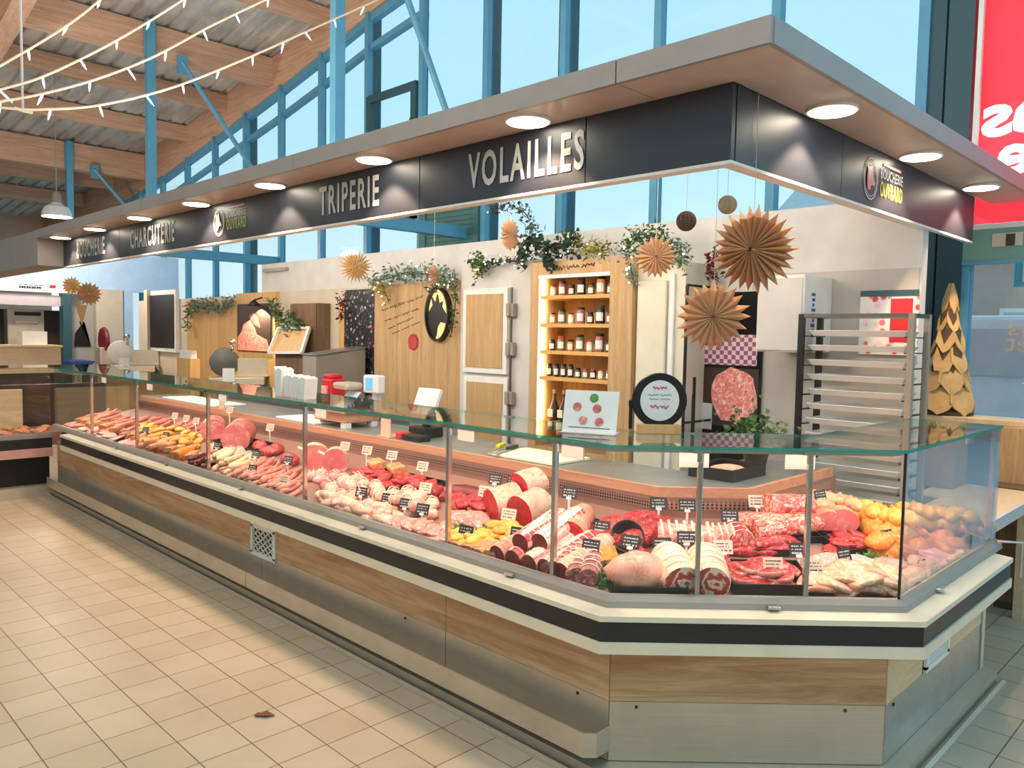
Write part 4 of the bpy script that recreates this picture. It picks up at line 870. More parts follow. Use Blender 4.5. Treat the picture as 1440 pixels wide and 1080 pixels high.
p = MB(); p.box(q.x-.02, q.x+.13, q.y-.05, q.y+.14, 1.19, 1.24); p.build('printer', M['steel'], t, bevel=.02)
# second scale, dark, to the right
q = on_ledge(628, 612); q = Vector((3.2, q.y, .934))
t = thing('cash_terminal', 'small black terminal with pale screen on the ledge below the bull medallion', 'terminal', (q.x, q.y, .934))
p = MB(); p.box(q.x-.06, q.x+.1, q.y-.05, q.y+.12, .934, 1.0); p.build('base', M['black'], t, bevel=.01); p = MB(); p.obox((q.x+.03, q.y+.04, 1.16), (0, 1, 0), (.4, 0, 1), (1, 0, -.4), .11, .09, .015); hd = p.build('screen_head', M['white'], t, bevel=.005)
p = MB(); p.bar((q.x+.03, q.y+.04, .99), (q.x+.04, q.y+.04, 1.12), .04); p.build('arm', M['black'], t)
# cups, boards, knives, cards along the ledge
for k, (px, py) in enumerate(((399, 560), (411, 561), (422, 563), (432, 565))):
    q = at(px, py-4, z=1.2247); t = thing('paper_bag_stack', 'white paper bags standing upright on the glass shelf before the red dispenser', 'paper bags', q, 'stacks of paper bags')
    p = MB(); h_ = .13 if k else .17; p.prism([(-.03, 0), (.03, 0), (.045, h_), (.02, h_*.88), (-.01, h_*.97), (-.045, h_*.9)], -.04, .04, frame=(q, (0, 1, 0), (0, 0, 1), (1, 0, 0))); p.build('bags', M['paper'], t)
def board(px0, py0, px1, py1, mat, label, dz=.016, z=.934, xw=(3.0, 3.34)):
    a, c = on_ledge(px0, py0), on_ledge(px1, py1); y1, y0 = a.y, c.y
    p = MB(); p.box(xw[0], xw[1], y0, y1, z, z+dz); o = p.build('cutting_board', M[mat], None, bevel=.004); return tag(o, label, 'cutting board', 'cutting boards along the ledge')
board(700, 638, 800, 652, 'board_cream', 'cream cutting board under the yellow handled knife', xw=(2.99, 3.3))
board(328, 592, 412, 600, 'paper', 'long white cutting board on the ledge beside the paper bags', xw=(2.985, 3.28))
board(186, 562, 262, 575, 'paper', 'white cutting board at the far end of the ledge', xw=(2.985, 3.28))
def knife(px, py, ang, mat, label, L=.2, z=.95):
    q = at(px, py, z=z); u = Vector((math.cos(ang), math.sin(ang), 0)); n_ = Vector((-u.y, u.x, 0)); t = thing('knife', label, 'knife', (q.x, q.y, z))
    p = MB(); p.obox(q+u*.06+Vector((0, 0, .012)), u, n_, UP, .062, .013, .011); p.build('handle', M[mat], t, bevel=.005)
    p = MB(); p.prism([(0, -.016), (-L*.8, -.014), (-L, .012), (0, .014)], .006, .009, frame=(q, u, n_, UP)); p.build('blade', M['chrome'], t)
knife(700, 631, .5, 'yellow', 'knife with yellow handle lying on the cream cutting board')
knife(714, 634, .35, 'black', 'dark handled knife lying beside the yellow one')
q = on_ledge(596, 617); t = thing('phone_holder', 'flat black gadget with red end lying on the ledge', 'gadget', q); p = MB(); p.box(3.0, 3.1, q.y-.12, q.y+.06, .934, .97); p.build('case', M['black'], t, bevel=.01); p = MB(); p.box(3.0, 3.09, q.y+.062, q.y+.12, .934, .975); p.build('red_end', M['red'], t, bevel=.008)
def card_stand(px, py, label, h=.17):
    q = on_ledge(px, py); q = Vector((2.995, q.y, .934)); t = thing('card_stand', label, 'card stand', q, 'card stands on the ledge')
    p = MB(); p.box(q.x-.02, q.x+.1, q.y-.07, q.y+.07, .934, .94); p.build('foot', M['pink_panel'], t); p = MB(); p.box(q.x, q.x+.006, q.y-.05, q.y+.05, .94, .94+h); p.build('card', M['tag_pale'], t)
card_stand(547, 614, 'pale pink card stand on the ledge beside the counter scale'); card_stand(262, 577, 'pink card stand at the far end of the ledge', .13)
q = at(1030, 668, z=.934); cdv = Vector((1, -.05, 0)).normalized(); 
t = thing('black_tray', 'black plastic tray with wrapped meat on the worktop corner', 'tray', (3.42, 1.96, .934))
p = MB(); p.box(3.3, 3.62, 1.82, 2.06, .934, .94)
for a in ((3.3, 3.62, 1.82, 1.832), (3.3, 3.62, 2.048, 2.06), (3.3, 3.312, 1.832, 2.048), (3.608, 3.62, 1.832, 2.048)): p.box(*a, .94, .99)
p.build('tray', M['black'], t); p = MB(); p.ball((3.45, 1.94, .955), .13, .09, .035); p.build('wrapped_meat', M['pale'], t, smooth=True)
# pot of basil
q = Vector((3.82, 1.98, .934)); t = thing('herb_pot', 'bushy green herb plant in dark pot on the worktop by the tray', 'potted plant', q)
p = MB(); p.lathe([(.05, 0), (.07, .09), (.064, .09), (.06, .08)], q, 16); p.build('pot', M['dark_brown'], t, smooth='auto')
def leaves(p, pts, size, rnd, ratio=.45, bend=.25):
    for c in pts:
        c = Vector(c); d = Vector((rnd.gauss(0, 1), rnd.gauss(0, 1), rnd.gauss(0, .7))).normalized(); s = size*rnd.uniform(.7, 1.25)
        n_ = d.cross(Vector((rnd.gauss(0, 1), rnd.gauss(0, 1), rnd.gauss(0, 1)))).normalized(); u = n_.cross(d)
        a, e2 = c, c+d*s; m1 = c+d*s*.45+u*s*ratio*.5+n_*s*bend*.3; m2 = c+d*s*.45-u*s*ratio*.5+n_*s*bend*.3; k = c+d*s*.5
        p.add([a, m1, e2, m2, k], [(0, 4, 1), (1, 4, 2), (2, 4, 3), (3, 4, 0)])
rnd = random.Random(11); p = MB(); leaves(p, [q+Vector((rnd.gauss(0, .075), rnd.gauss(0, .075), .12+abs(rnd.gauss(.06, .05)))) for _ in range(420)], .035, rnd, .7); p.build('foliage', M['leaf_green'], t)
p = MB()
for k in range(9): a = k*.7; p.tube([q+Vector((0, 0, .08)), q+Vector((.06*math.cos(a), .06*math.sin(a), .18))], .003, 4)
p.build('stem', M['leaf_green'], t)
# menu stand and round plate sign standing on the glass shelf
ZG = 1.2247
a, c = at(790, 607, z=ZG), at(866, 612, z=ZG); mid = (a+c)/2; u = Vector((c.x-a.x, c.y-a.y, 0)); W_ = u.length; u.normalize(); n_ = Vector((u.y, -u.x, 0))
if n_.dot(mid-O) > 0: n_ = -n_
t = thing('menu_stand', 'white menu card with food pictures in clear stand on the glass shelf', 'menu stand', mid)
hm = .165; back = -n_*.04
p = MB(); p.add([mid-u*W_*.5, mid+u*W_*.5, mid+u*W_*.45+back+UPV*hm, mid-u*W_*.36+back+UPV*hm] if False else [mid-u*(W_*.5)+Vector((0, 0, .004)), mid+u*(W_*.5)+Vector((0, 0, .004)), mid+u*(W_*.5)+back+Vector((0, 0, hm)), mid-u*(W_*.5)+back+Vector((0, 0, hm))], [(0, 1, 2, 3)])
o = p.build('card', M['paper'], t); sm = o.modifiers.new('thickness', 'SOLIDIFY'); sm.thickness = .002
up2 = (back+Vector((0, 0, hm))).normalized(); nn = u.cross(up2).normalized()
if nn.dot(O-mid) < 0: nn = -nn
p = MB(); p.obox(mid+Vector((0, 0, .002))-n_*.02, u, n_, UP, W_/2, .05, .002); p.build('foot', M['glass_edge'] if False else M['paper_grey'], t)
for (fx, fz, mt, nm) in ((-.25, .62, 'meat_photo', 'picture'), (.12, .6, 'meat_photo_big', 'picture'), (-.12, .3, 'pink', 'picture'), (.18, .28, 'meat_photo', 'picture'), (.05, .85, 'parsley', 'sprig_print')):
    cc = mid+u*(W_*fx)+up2*(hm*fz)+nn*.0015; p = MB(); p.lathe([(.018, 0), (.018, .0008)], cc, 14, u=u, v=up2, w=nn); p.build(nm, M[mt], t)
p = MB(); p.obox(mid+up2*(hm*.13)+nn*.001, u, up2, nn, W_*.38, .0015, .0006); p.build('rule', M['ink'], t)
q = at(926, 609, z=ZG); cu3 = Vector((cu_.x, cu_.y, 0)); nf = Vector((-1, -1, 0)).normalized()
t = thing('plate_sign', 'round black plate sign with cutlery and written white middle, on a wooden block', 'table sign', q)
p = MB(); p.obox(q+Vector((0, 0, .018)), cu3, nf, UP, .085, .03, .018); p.build('block', M['pine_z'], t, bevel=.004)
pc = q+Vector((0, 0, .13)); p = MB(); p.lathe([(.107, -.006), (.11, 0), (.107, .006)], pc, 36, u=cu3, v=UP, w=nf); p.build('plate', M['black'], t, smooth='auto')
p = MB(); p.lathe([(.077, .0055), (.077, .0075)], pc, 32, u=cu3, v=UP, w=nf, sy=1.05); p.build('plate_middle', M['white'], t)
p = MB(); rnd = random.Random(4); f2 = pc+nf*.0085
for dz, w2 in ((.022, .05), (.005, .045)): scribble(p, f2-cu3*w2+Vector((0, 0, dz)), f2+cu3*w2+Vector((0, 0, dz)), .004, 10, .001)
p.build('writing', M['ink'], t); p = MB(); scribble(p, f2-cu3*.03+Vector((0, 0, .05)), f2+cu3*.03+Vector((0, 0, .05)), .009, 9, .002); scribble(p, f2-cu3*.04+Vector((0, 0, -.025)), f2+cu3*.04+Vector((0, 0, -.025)), .012, 9, .0022); p.build('red_writing', M['red'], t)
p = MB(); p.obox(pc-cu3*.113+Vector((0, 0, -.065)), cu3, UP, nf, .007, .05, .004); p.obox(pc-cu3*.113+Vector((0, 0, -.012)), cu3, UP, nf, .009, .012, .004); p.build('fork', M['black'], t)
p = MB(); p.obox(pc+cu3*.135+Vector((0, 0, -.05)), cu3, UP, nf, .007, .075, .004); p.obox(pc+cu3*.136+Vector((0, 0, .055)), cu3, UP, nf, .006, .04, .004); p.build('knife', M['black'], t)
# ------------------------------------------------------------------ far end of the stall (left)
XL = 4.78
y0, y1, z0, z1 = rx(XL, 213, 416, 249, 490); t = thing('black_screen', 'black menu screen in a white frame on the far wall', 'screen', (XL-.05, (y0+y1)/2, z0))
p = MB(); p.box(XL-.04, XL+.02, y0-.05, y1+.05, z0-.06, z1+.07); p.build('frame', M['white'], t, bevel=.004); p = MB(); p.box(XL-.05, XL-.04, y0, y1, z0, z1); p.build('panel', M['black'], t)
y0, y1, z0, z1 = rx(4.74, 262, 424, 333, 545); t = thing('pine_board', 'warm pine plank board under a garland on the far wall', 'wall board', (4.74, (y0+y1)/2, .9))
p = MB(); k = 6; w_ = (y1-y0)/k
for i in range(k): p.box(4.745, 4.797, y0+i*w_+.002, y0+(i+1)*w_-.002, .9, z1)
p.build('planks', M['pine_z'], t)
y0, y1, z0, z1 = rx(4.72, 334, 428, 381, 496); t = thing('meat_picture', 'picture of raw meat under a small warm lamp on the far wall', 'picture', (4.72, (y0+y1)/2, z0))
p = MB(); p.box(4.73, 4.79, y0-.09, y1+.06, .9, z1+.14); p.build('board', M['pine_z'], t); p = MB(); p.box(4.715, 4.73, y0, y1, z0, z1); p.build('print', M['dark_brown'], t)
W2, H2 = y1-y0, z1-z0; p = MB(); p.prism([(y0+W2*a, z0+H2*b_) for a, b_ in ((.02, .02), (.98, .02), (.97, .3), (.85, .42), (.8, .58), (.6, .66), (.46, .5), (.4, .36), (.1, .26))], 4.711, 4.715, frame=((0, 0, 0), (0, 1, 0), (0, 0, 1), (1, 0, 0))); p.build('meat_print', M['pink'], t)
p = MB(); p.prism([(y0+W2*a, z0+H2*b_) for a, b_ in ((.3, .5), (.55, .6), (.62, .75), (.5, .82), (.36, .7))], 4.711, 4.715, frame=((0, 0, 0), (0, 1, 0), (0, 0, 1), (1, 0, 0))); p.build('horn_print', M['magret'], t)
c_ = at(357, 428, x=4.62); p = MB(); p.lathe([(.02, .05), (.09, -.02)], c_, 14); la = p.build('lamp_shade', M['black'], t, smooth=True); p = MB(); p.tube([(4.62, c_.y, c_.z+.05), (4.73, c_.y, c_.z+.09)], .01, 6); p.build('arm', M['black'], la)
ld = bpy.data.lights.new('picture_lamp', 'SPOT'); ld.energy = 40; ld.color = (1, .76, .45); ld.spot_size = 2.2; lo = bpy.data.objects.new('picture_lamp', ld); C.objects.link(lo); lo.location = (4.6, c_.y, c_.z-.03); lo.rotation_euler = (0, -.25, 0)
y0, y1, z0, z1 = rx(4.6, 407, 427, 444, 500); t = thing('dark_cupboard', 'dark wooden wall cupboard above the tilted tray', 'cupboard', (4.6, (y0+y1)/2, z0)); p = MB(); p.box(4.62, 4.785, y0, y1, z0, z1); p.build('body', M['dark_wood'], t, bevel=.004); p = MB(); p.box(4.605, 4.62, y0+.01, y1-.01, z0+.01, z1-.01); p.build('door', M['dark_wood'], t, bevel=.003)
a = at(379, 497, x=4.45); c = at(425, 497, x=4.45); e2 = at(436, 462, x=4.57); g2 = at(393, 462, x=4.57)
t = thing('tilted_tray', 'tilted wooden tray with white frame leaning below the dark cupboard', 'tray', (4.45, (a.y+c.y)/2, a.z))
p = MB(); v = [a, c, e2, g2]; p.add(v, [(0, 1, 2, 3)]); o = p.build('board', M['pine_z'], t); sm = o.modifiers.new('thickness', 'SOLIDIFY'); sm.thickness = .02
p = MB(); 
for q, r2 in zip(v, v[1:]+v[:1]): p.bar(q+Vector((-.01, 0, .01)), r2+Vector((-.01, 0, .01)), .03)
p.build('frame', M['white'], t); p = MB(); p.box(4.5, 4.7, c.y+.05, a.y-.05, .9, a.z); p.build('stand', M['dark_wood'], t)
# slicers and gear on the far back counter
def slicer(x, px, py, s, label, disc='steel'):
    q = at(px, py, x=x); z0 = .92 if q.y > 9.15 else .9; c = Vector((x, q.y, z0)); t = thing('meat_slicer', label, 'meat slicer', c)
    bx = lambda p, a, b_, c2, d, e, f, mi=0: p.box(c.x+a*s, c.x+b_*s, c.y+c2*s, c.y+d*s, z0+e*s, z0+f*s, mi)
    X3, Y3, Z3 = (1, 0, 0), (0, 0, 1), (0, -1, 0)
    p = MB(); bx(p, -.26, .3, -.16, .16, .02, .1); bx(p, -.24, -.18, -.14, .14, 0, .02); bx(p, .22, .28, -.14, .14, 0, .02); p.build('base', M['steel_x'], t, bevel=.015)
    p = MB(); p.lathe([(.02*s, -.03), (.15*s, -.02), (.155*s, 0), (.15*s, .02), (.05*s, .04)], (c.x-.1*s, c.y-.02*s, z0+.26*s), 28, u=X3, v=Y3, w=Z3); p.build('blade_guard', M[disc], t, smooth='auto')
    p = MB(); p.ball((c.x-.08*s, c.y+.09*s, z0+.22*s), .12*s, .1*s, .11*s); p.build('motor_housing', M['chrome'], t, smooth=True)
    p = MB(); bx(p, .03, .34, -.06, -.04, .12, .3); bx(p, .0, .34, -.14, -.04, .11, .125); p.build('carriage', M['steel_x'], t)
    p = MB(); p.tube([(c.x-.02*s, c.y-.06*s, z0+.36*s), (c.x-.02*s, c.y-.06*s, z0+.44*s)], .014*s, 8); p.ball((c.x-.02*s, c.y-.06*s, z0+.47*s), .035*s); p.build('handle', M['chrome'], t, smooth=True)
    p = MB(); bx(p, -.12, .0, -.19, -.18, .06, .2); p.build('label', M['paper'], t)
    a = math.atan2(c.y, c.x); t.rotation_euler = (0, 0, a-PI/2); return t
slicer(4.42, 330, 520, 1.15, 'steel meat slicer in front of the pine board', 'steel_dark')
y0 = at(270, 500, x=4.0).y
a = rx(4.05, 252, 503, 271, 545); t = thing('pine_post', 'short pine post at the end of the far back counter', 'post', (4.1, (a[0]+a[1])/2, 0)); p = MB(); p.box(4.02, 4.14, a[0], a[1], 0, a[3]); p.build('post', M['pine_z'], t); p = MB(); p.box(4.04, 4.12, a[0]+.04, a[1]-.04, a[3], a[3]+.1); p.build('white_box', M['white'], t)
t = thing('far_counter', 'pine fronted counter at the far end behind the glass display', 'counter', (4.2, 11.4, 0)); p = MB(); p.box(4.2, 4.7, 9.2, 14.3, 0, .88); p.build('body', M['pine_z'], t); p = MB(); p.box(4.15, 4.72, 9.15, 14.3, .88, .92); p.build('top', M['pale_ply'], t)
a = rx(4.7, 203, 408, 209, 545); t = thing('pine_upright', 'slim pale upright left of the black screen', 'post', (4.7, a[0], .92)); p = MB(); p.box(4.69, 4.74, a[0], a[1], .92, a[3]); p.build('post', M['panel_beige'], t)
slicer(4.42, 182, 515, 1.2, 'white and steel slicer beside the tall pine upright', 'white')
c_ = at(146, 478, x=4.5); t = thing('red_slicer_guard', 'dark red round slicer standing at the far end of the counter', 'meat slicer', (4.5, c_.y, .92)); p = MB(); p.lathe([(.02, -.04), (.2, -.03), (.22, 0), (.2, .03)], c_, 26, u=(0, 1, 0), v=(0, 0, 1), w=(1, 0, 0)); p.build('guard', M['dark_red'], t, smooth='auto'); p = MB(); p.box(4.4, 4.6, c_.y-.12, c_.y+.12, .92, c_.z-.12); p.build('base', M['steel'], t, bevel=.02)
q = at(108, 512, x=4.0); t = thing('blue_crate', 'blue plastic crate at the far end of the stall', 'crate', (4.0, q.y, .92)); p = MB(); p.box(3.85, 4.15, q.y-.3, q.y+.3, .92, 1.06); p.box(3.83, 4.17, q.y-.32, q.y+.32, 1.05, 1.08); p.build('crate', M['blue'], t)
t = thing('serving_table', 'pale wooden table carrying the blue crate at the far end', 'table', (4.0, q.y, 0)); p = MB(); p.box(3.75, 4.18, q.y-.7, q.y+.45, .88, .92); p.build('top', M['pale_ply'], t)
for (x, y) in ((3.8, -.65), (4.12, -.65), (3.8, .4), (4.12, .4)): p = MB(); p.box(x-.02, x+.02, q.y+y-.02, q.y+y+.02, 0, .88); p.build('leg', M['pale_ply'], t)
# neighbouring bakery front across the end of the aisle
YN = 14.5
def ry(px0, py0, px1, py1, y=YN):
    a = at(px0, py0, y=y); c = at(px1, py1, y=y); return a.x, c.x, c.z, a.z
a = at(0, 384, y=YN); c = at(240, 384, y=YN)
zlow = at(110, 407, y=YN).z
b = MB(); b.box(-2.5, 5.9, YN, YN+.15, zlow, at(110, 352, y=YN).z); structure('wall_end', b, M['bulkhead'])
t = thing('light_box_sign', 'glowing cream shop sign strip across the far end of the hall', 'sign', (1, YN-.06, zlow-.15)); r = ry(-60, 396, 106, 413); p = MB(); p.box(r[0], r[1], YN-.1, YN, r[2], r[3]); p.build('box', M['lightbox'], t)
p = MB(); rnd = random.Random(2); r2 = ry(24, 402, 56, 407); 
for k in range(9): xk = r2[0]+(r2[1]-r2[0])*k/9; p.box(xk, xk+.03, YN-.104, YN-.1, r2[2], r2[3]); p.box(xk, xk+.05, YN-.104, YN-.1, r2[2]+(.02 if k % 2 else .05), r2[2]+(.035 if k % 2 else .065))
p.build('lettering', M['teal_dark'], t); r = ry(67, 401, 76, 406); p = MB(); p.box(r[0], r[1], YN-.104, YN-.1, r[2], r[3]); p.build('red_mark', M['red'], t)
r = ry(4, 414, 90, 431); t = thing('bakery_bulkhead', 'lavender panel above the bakery oven at the far end', 'panel', ((r[0]+r[1])/2, YN, r[2])); p = MB(); p.box(r[0]-1.5, r[1], YN+.02, YN+.2, r[2], r[3]+.02); p.build('panel', M['lavender'], t)
b = MB(); r = ry(-60, 431, 92, 560); b.box(r[0]-1, r[1]+.4, YN+.75, YN+.85, 0, r[3]); structure('wall_bakery', b, M['dark_brown'])
r = ry(10, 434, 63, 500, YN+.5); t = thing('bakery_oven', 'grey steel oven in the dark opening at the far end', 'oven', ((r[0]+r[1])/2, YN+.5, 0)); p = MB(); p.box(r[0], r[1], YN+.5, YN+.74, 0, r[3]); p.build('body', M['steel_x'], t, bevel=.01)
p = MB(); zz = at(30, 441, y=YN+.5).z; p.box(r[0]+.1, r[1]-.05, YN+.485, YN+.5, zz-.03, zz+.03); p.build('vent_slot', M['black'], t); zz = at(30, 453, y=YN+.5).z; p = MB(); p.box(r[0]+.1, r[1]-.1, YN+.47, YN+.5, zz-.02, zz+.02); p.build('handle', M['chrome'], t)
r = ry(88, 412, 101, 520, YN-.1); b = MB(); b.box(r[0], r[1], YN-.12, YN+.1, 0, r[3]); structure('column_end', b, M['teal_dark'])
r = ry(-20, 488, 86, 524, 13.2); t = thing('bakery_counter', 'pale wooden bakery counter at the far end', 'counter', ((r[0]+r[1])/2, 13.2, 0)); p = MB(); p.box(r[0]-1, r[1], 13.2, 13.7, r[2], r[3]); p.build('upper_front', M['pale_ply'], t); p = MB(); p.box(r[0]-1, r[1], 13.22, 13.7, 0, r[2]); p.build('lower_front', M['dark_brown'], t); p = MB(); p.box(r[0]-1.02, r[1]+.02, 13.17, 13.72, r[3], r[3]+.03); p.build('top', M['pale_ply'], t)
r = ry(29, 471, 64, 484, 13.4); t = thing('white_box', 'white cardboard box lying on the bakery counter', 'box', ((r[0]+r[1])/2, 13.4, r[2])); p = MB(); zc = ry(0, 488, 0, 488, 13.2)[3]+.031; p.box(r[0], r[1], 13.3, 13.6, zc, zc+.2); p.build('carton', M['paper'], t)
r = ry(135, 406, 174, 500, YN-.05); b = MB(); b.box(r[0], r[1], YN-.05, YN+.1, 0, r[3]); structure('wall_pier', b, M['panel_beige'])
r = ry(174, 408, 188, 500, YN-.02); b = MB(); b.box(r[0], r[1], YN-.02, YN+.1, 0, r[3]); structure('trim_4', b, M['bulkhead'])
r = ry(100, 413, 135, 500, YN+.3); b = MB(); b.box(r[0], r[1], YN+.3, YN+.4, 0, r[3]); structure('wall_recess', b, M['wall_grey']); r = ry(104, 452, 128, 487, YN+.28); t = thing('dark_apron', 'black apron hanging in the recess under the far paper stars', 'apron', ((r[0]+r[1])/2, YN+.28, r[2])); p = MB(); p.prism([(r[0], r[2]), (r[1], r[2]), (r[1]-.05, r[3]-.2), (r[1]-.18, r[3]), (r[0]+.16, r[3]), (r[0]+.02, r[3]-.2)], 0, .03, frame=((0, YN+.27, 0), (1, 0, 0), (0, 0, 1), (0, 1, 0))); p.build('cloth', M['black'], t)
# the next stall's display, set across the end of the counter
YD = 8.35; r = ry(-40, 560, 84, 615, YD)
t = thing('neighbour_display', 'next glass display across the far end, with pale boards and dark base', 'counter', (1.2, YD+.4, 0))
zz = lambda py: at(40, py, y=YD).z
XE = 2.19
p = MB(); p.box(.2, XE, YD+.12, YD+.8, .1, zz(642)); p.build('base', M['black'], t)
p = MB(); p.box(.2, XE, YD-.0, YD+.12, zz(644), zz(632)); p.build('lower_trim', M['pink_panel'], t)
p = MB(); p.box(.2, XE, YD+.02, YD+.1, zz(632), zz(618)); p.build('bumper_band', M['black_band'], t)
p = MB(); p.box(.2, XE, YD+.04, YD+.1, zz(618), zz(612)); p.build('glass_rail', M['rail_grey'], t)
p = MB(); p.box(.2, 2.9, YD+.1, YD+.78, zz(630), zz(612)); p.build('deck', M['deck'], t)
p = MB(); p.box(.2, XE, YD+.05, YD+.058, zz(612), 1.2); p.build('glass_pane', M['glass'], t); p = MB(); p.box(.2, 2.9, YD+.03, YD+.6, 1.21, 1.222); p.build('top_shelf', M['glass'], t)
p = MB(); p.box(.2, 2.9, YD+.72, YD+.78, zz(612), zz(548)); p.build('back_wall', M['dark_brown'], t)
p = MB(); p.box(.2, XE, YD-.0, YD+.2, 0, .1); p.build('plinth', M['steel_x'], t)
p = MB(); p.box(1.35, 2.05, YD+.45, YD+.5, zz(612), zz(552)); p.build('back_board', M['pale_ply'], t)
# ------------------------------------------------------------------ the meat on display
def dist_in(x, y): return min((x-2.2, 0), ((x+y-3.88)/math.sqrt(2), 1), (y-.95, 2))
INW = [Vector((1, 0, 0)), Vector((1, 1, 0)).normalized(), Vector((0, 1, 0))]
def deck_pt(px, py, dmin=.07, dmax=.68):
    z = .72
    for _ in range(40):
        p = at(px, py, z=z); d, k = dist_in(p.x, p.y); d = min(max(d, dmin), dmax); z = z*.5+.5*zdeck(d)
    p.y = min(p.y, 8.12); d, k = dist_in(p.x, p.y)
    if d < dmin: p += INW[k]*(dmin-d)
    if d > dmax: p -= INW[k]*(d-dmax)
    d, k = dist_in(p.x, p.y); return Vector((p.x, p.y, zdeck(d))), k
def place(o, pos, k, ang, lift=0, roll=0, tip=0, sc=1):
    n_ = (Vector((0, 0, 1))-INW[k]*.19).normalized(); u = Vector((math.cos(ang), math.sin(ang), 0)); u = (u-n_*u.dot(n_)).normalized(); v = n_.cross(u)
    mm = Matrix((u, v, n_)).transposed().to_4x4() @ Matrix.Rotation(roll, 4, 'X') @ Matrix.Rotation(tip, 4, 'Y') @ Matrix.Diagonal((sc, sc, sc, 1))
    mm.translation = pos+n_*lift; o.matrix_world = mm
def nz(x, y, z, s): return noise.noise(Vector((x+s*3.1, y-s*1.7, z+s*.9)))
def m_roll(L, R, seed, amp=.12, cut=(1, 1), n=16, N=11, sq=1.0, bumps=0, taper=0):
    """a joint: rounded log along x; slot 0 outside, slot 1 the cut faces"""
    p = MB(); vs = []; fs = []; mi = []
    for i in range(N):
        s = i/(N-1); x = (s-.5)*L
        e0 = 1 if cut[0] else min(1, math.sqrt(max(0, 1-((.22-s)/.22)**2)) if s < .22 else 1)
        e1 = 1 if cut[1] else min(1, math.sqrt(max(0, 1-((s-.78)/.22)**2)) if s > .78 else 1)
        e = max(.08, min(e0, e1))*(1-taper*s)
        if bumps: e *= 1-.09*abs(math.cos(PI*bumps*s))**6
        for k in range(n):
            a = 2*PI*k/n; r = R*e*(1+amp*nz(x/R*.6, math.cos(a)*.9, math.sin(a)*.9, seed))
            vs.append((x, r*math.cos(a), max(-R*.78, r*math.sin(a)*sq)+R*.78))
    for i in range(N-1):
        for k in range(n): j = (k+1) % n; fs.append((i*n+k, i*n+j, (i+1)*n+j, (i+1)*n+k))
    p.add(vs, [f[::-1] for f in fs], 0)
    p.add([vs[k] for k in range(n)], [tuple(range(n))], 1 if cut[0] else 0); p.add([vs[(N-1)*n+k] for k in range(n)], [tuple(range(n))[::-1]], 1 if cut[1] else 0)
    return p
def m_strings(L, R0, cnt, taper=0):
    p = MB()
    for i in range(cnt):
        x = -L/2+L*(i+.5)/cnt; R = R0*(1-taper*(i+.5)/cnt); dz = R0-R; p.tube([(x, R*1.0*math.cos(a), max(-R*.76, R*1.0*math.sin(a))+R*.78+dz*.78) for a in [2*PI*k/16 for k in range(17)]], .0022, 4, cap=False)
    return p
def m_lump(a, b_, c, seed, amp=.22, n=14, rings=9):
    p = MB(); vs = []; fs = []
    for i in range(rings+1):
        th = PI*i/rings
        for k in range(n):
            f = 2*PI*k/n; x, y, z = math.sin(th)*math.cos(f), math.sin(th)*math.sin(f), -math.cos(th)
            r = 1+amp*nz(x*1.3, y*1.3, z*1.3, seed)+amp*.4*nz(x*3.3, y*3.3, z*3.3, seed+5); vs.append((a*x*r, b_*y*r, c*max(-.7, z*r)+c*.7))
    for i in range(rings):
        for k in range(n): j = (k+1) % n; fs.append((i*n+k, i*n+j, (i+1)*n+j, (i+1)*n+k))
    return p.add(vs, fs, 0)
def m_slice(a, b_, th, seed, amp=.2, n=20, rim=.12, sag=0):
    """a slice: slot 0 fat edge, slot 1 the lean face"""
    p = MB(); o = [(math.cos(2*PI*k/n)*a*(1+amp*nz(math.cos(2*PI*k/n), math.sin(2*PI*k/n), 0, seed)), math.sin(2*PI*k/n)*b_*(1+amp*nz(math.cos(2*PI*k/n)+4, math.sin(2*PI*k/n), 0, seed))) for k in range(n)]
    hz = lambda x, y: sag*(1-(x/a)**2)+.15*th*nz(x*30, y*30, 0, seed)
    rings = [(.94, 0), (1.0, th*.4), (.95, th*.92), (1-rim, th), (.5, th*1.06)]
    vs = [(x*s, y*s, z+hz(x*s, y*s)) for s, z in rings for x, y in o]+[(0, 0, th*1.08+hz(0, 0))]
    fs = [];
    for i in range(len(rings)-1):
        for k in range(n): fs.append((i*n+k, i*n+(k+1) % n, (i+1)*n+(k+1) % n, (i+1)*n+k))
    p.add(vs[:4*n], fs[:3*n], 0); p.add(vs[3*n:], [(k, (k+1) % n, n+(k+1) % n, n+k) for k in range(n)]+[(n+k, n+(k+1) % n, 2*n) for k in range(n)], 1)
    p.add([vs[k] for k in range(n)], [tuple(range(n))[::-1]], 0); return p
def m_sausage(L, R, bend, seed, n=10, N=12):
    p = MB(); pts = []; rr = []
    for i in range(N):
        s = i/(N-1); u = (s-.5); e = min(1, math.sqrt(max(.03, 1-((.14-s)/.14)**2)) if s < .14 else 1, math.sqrt(max(.03, 1-((s-.86)/.14)**2)) if s > .86 else 1)
        pts.append((u*L, bend*(u*u*4-.5), R+.1*R*nz(u*5, 0, 0, seed))); rr.append(R*e*(1+.06*nz(u*6, 3, 0, seed)))
    p.tube(pts, R, n, rr=rr); return p
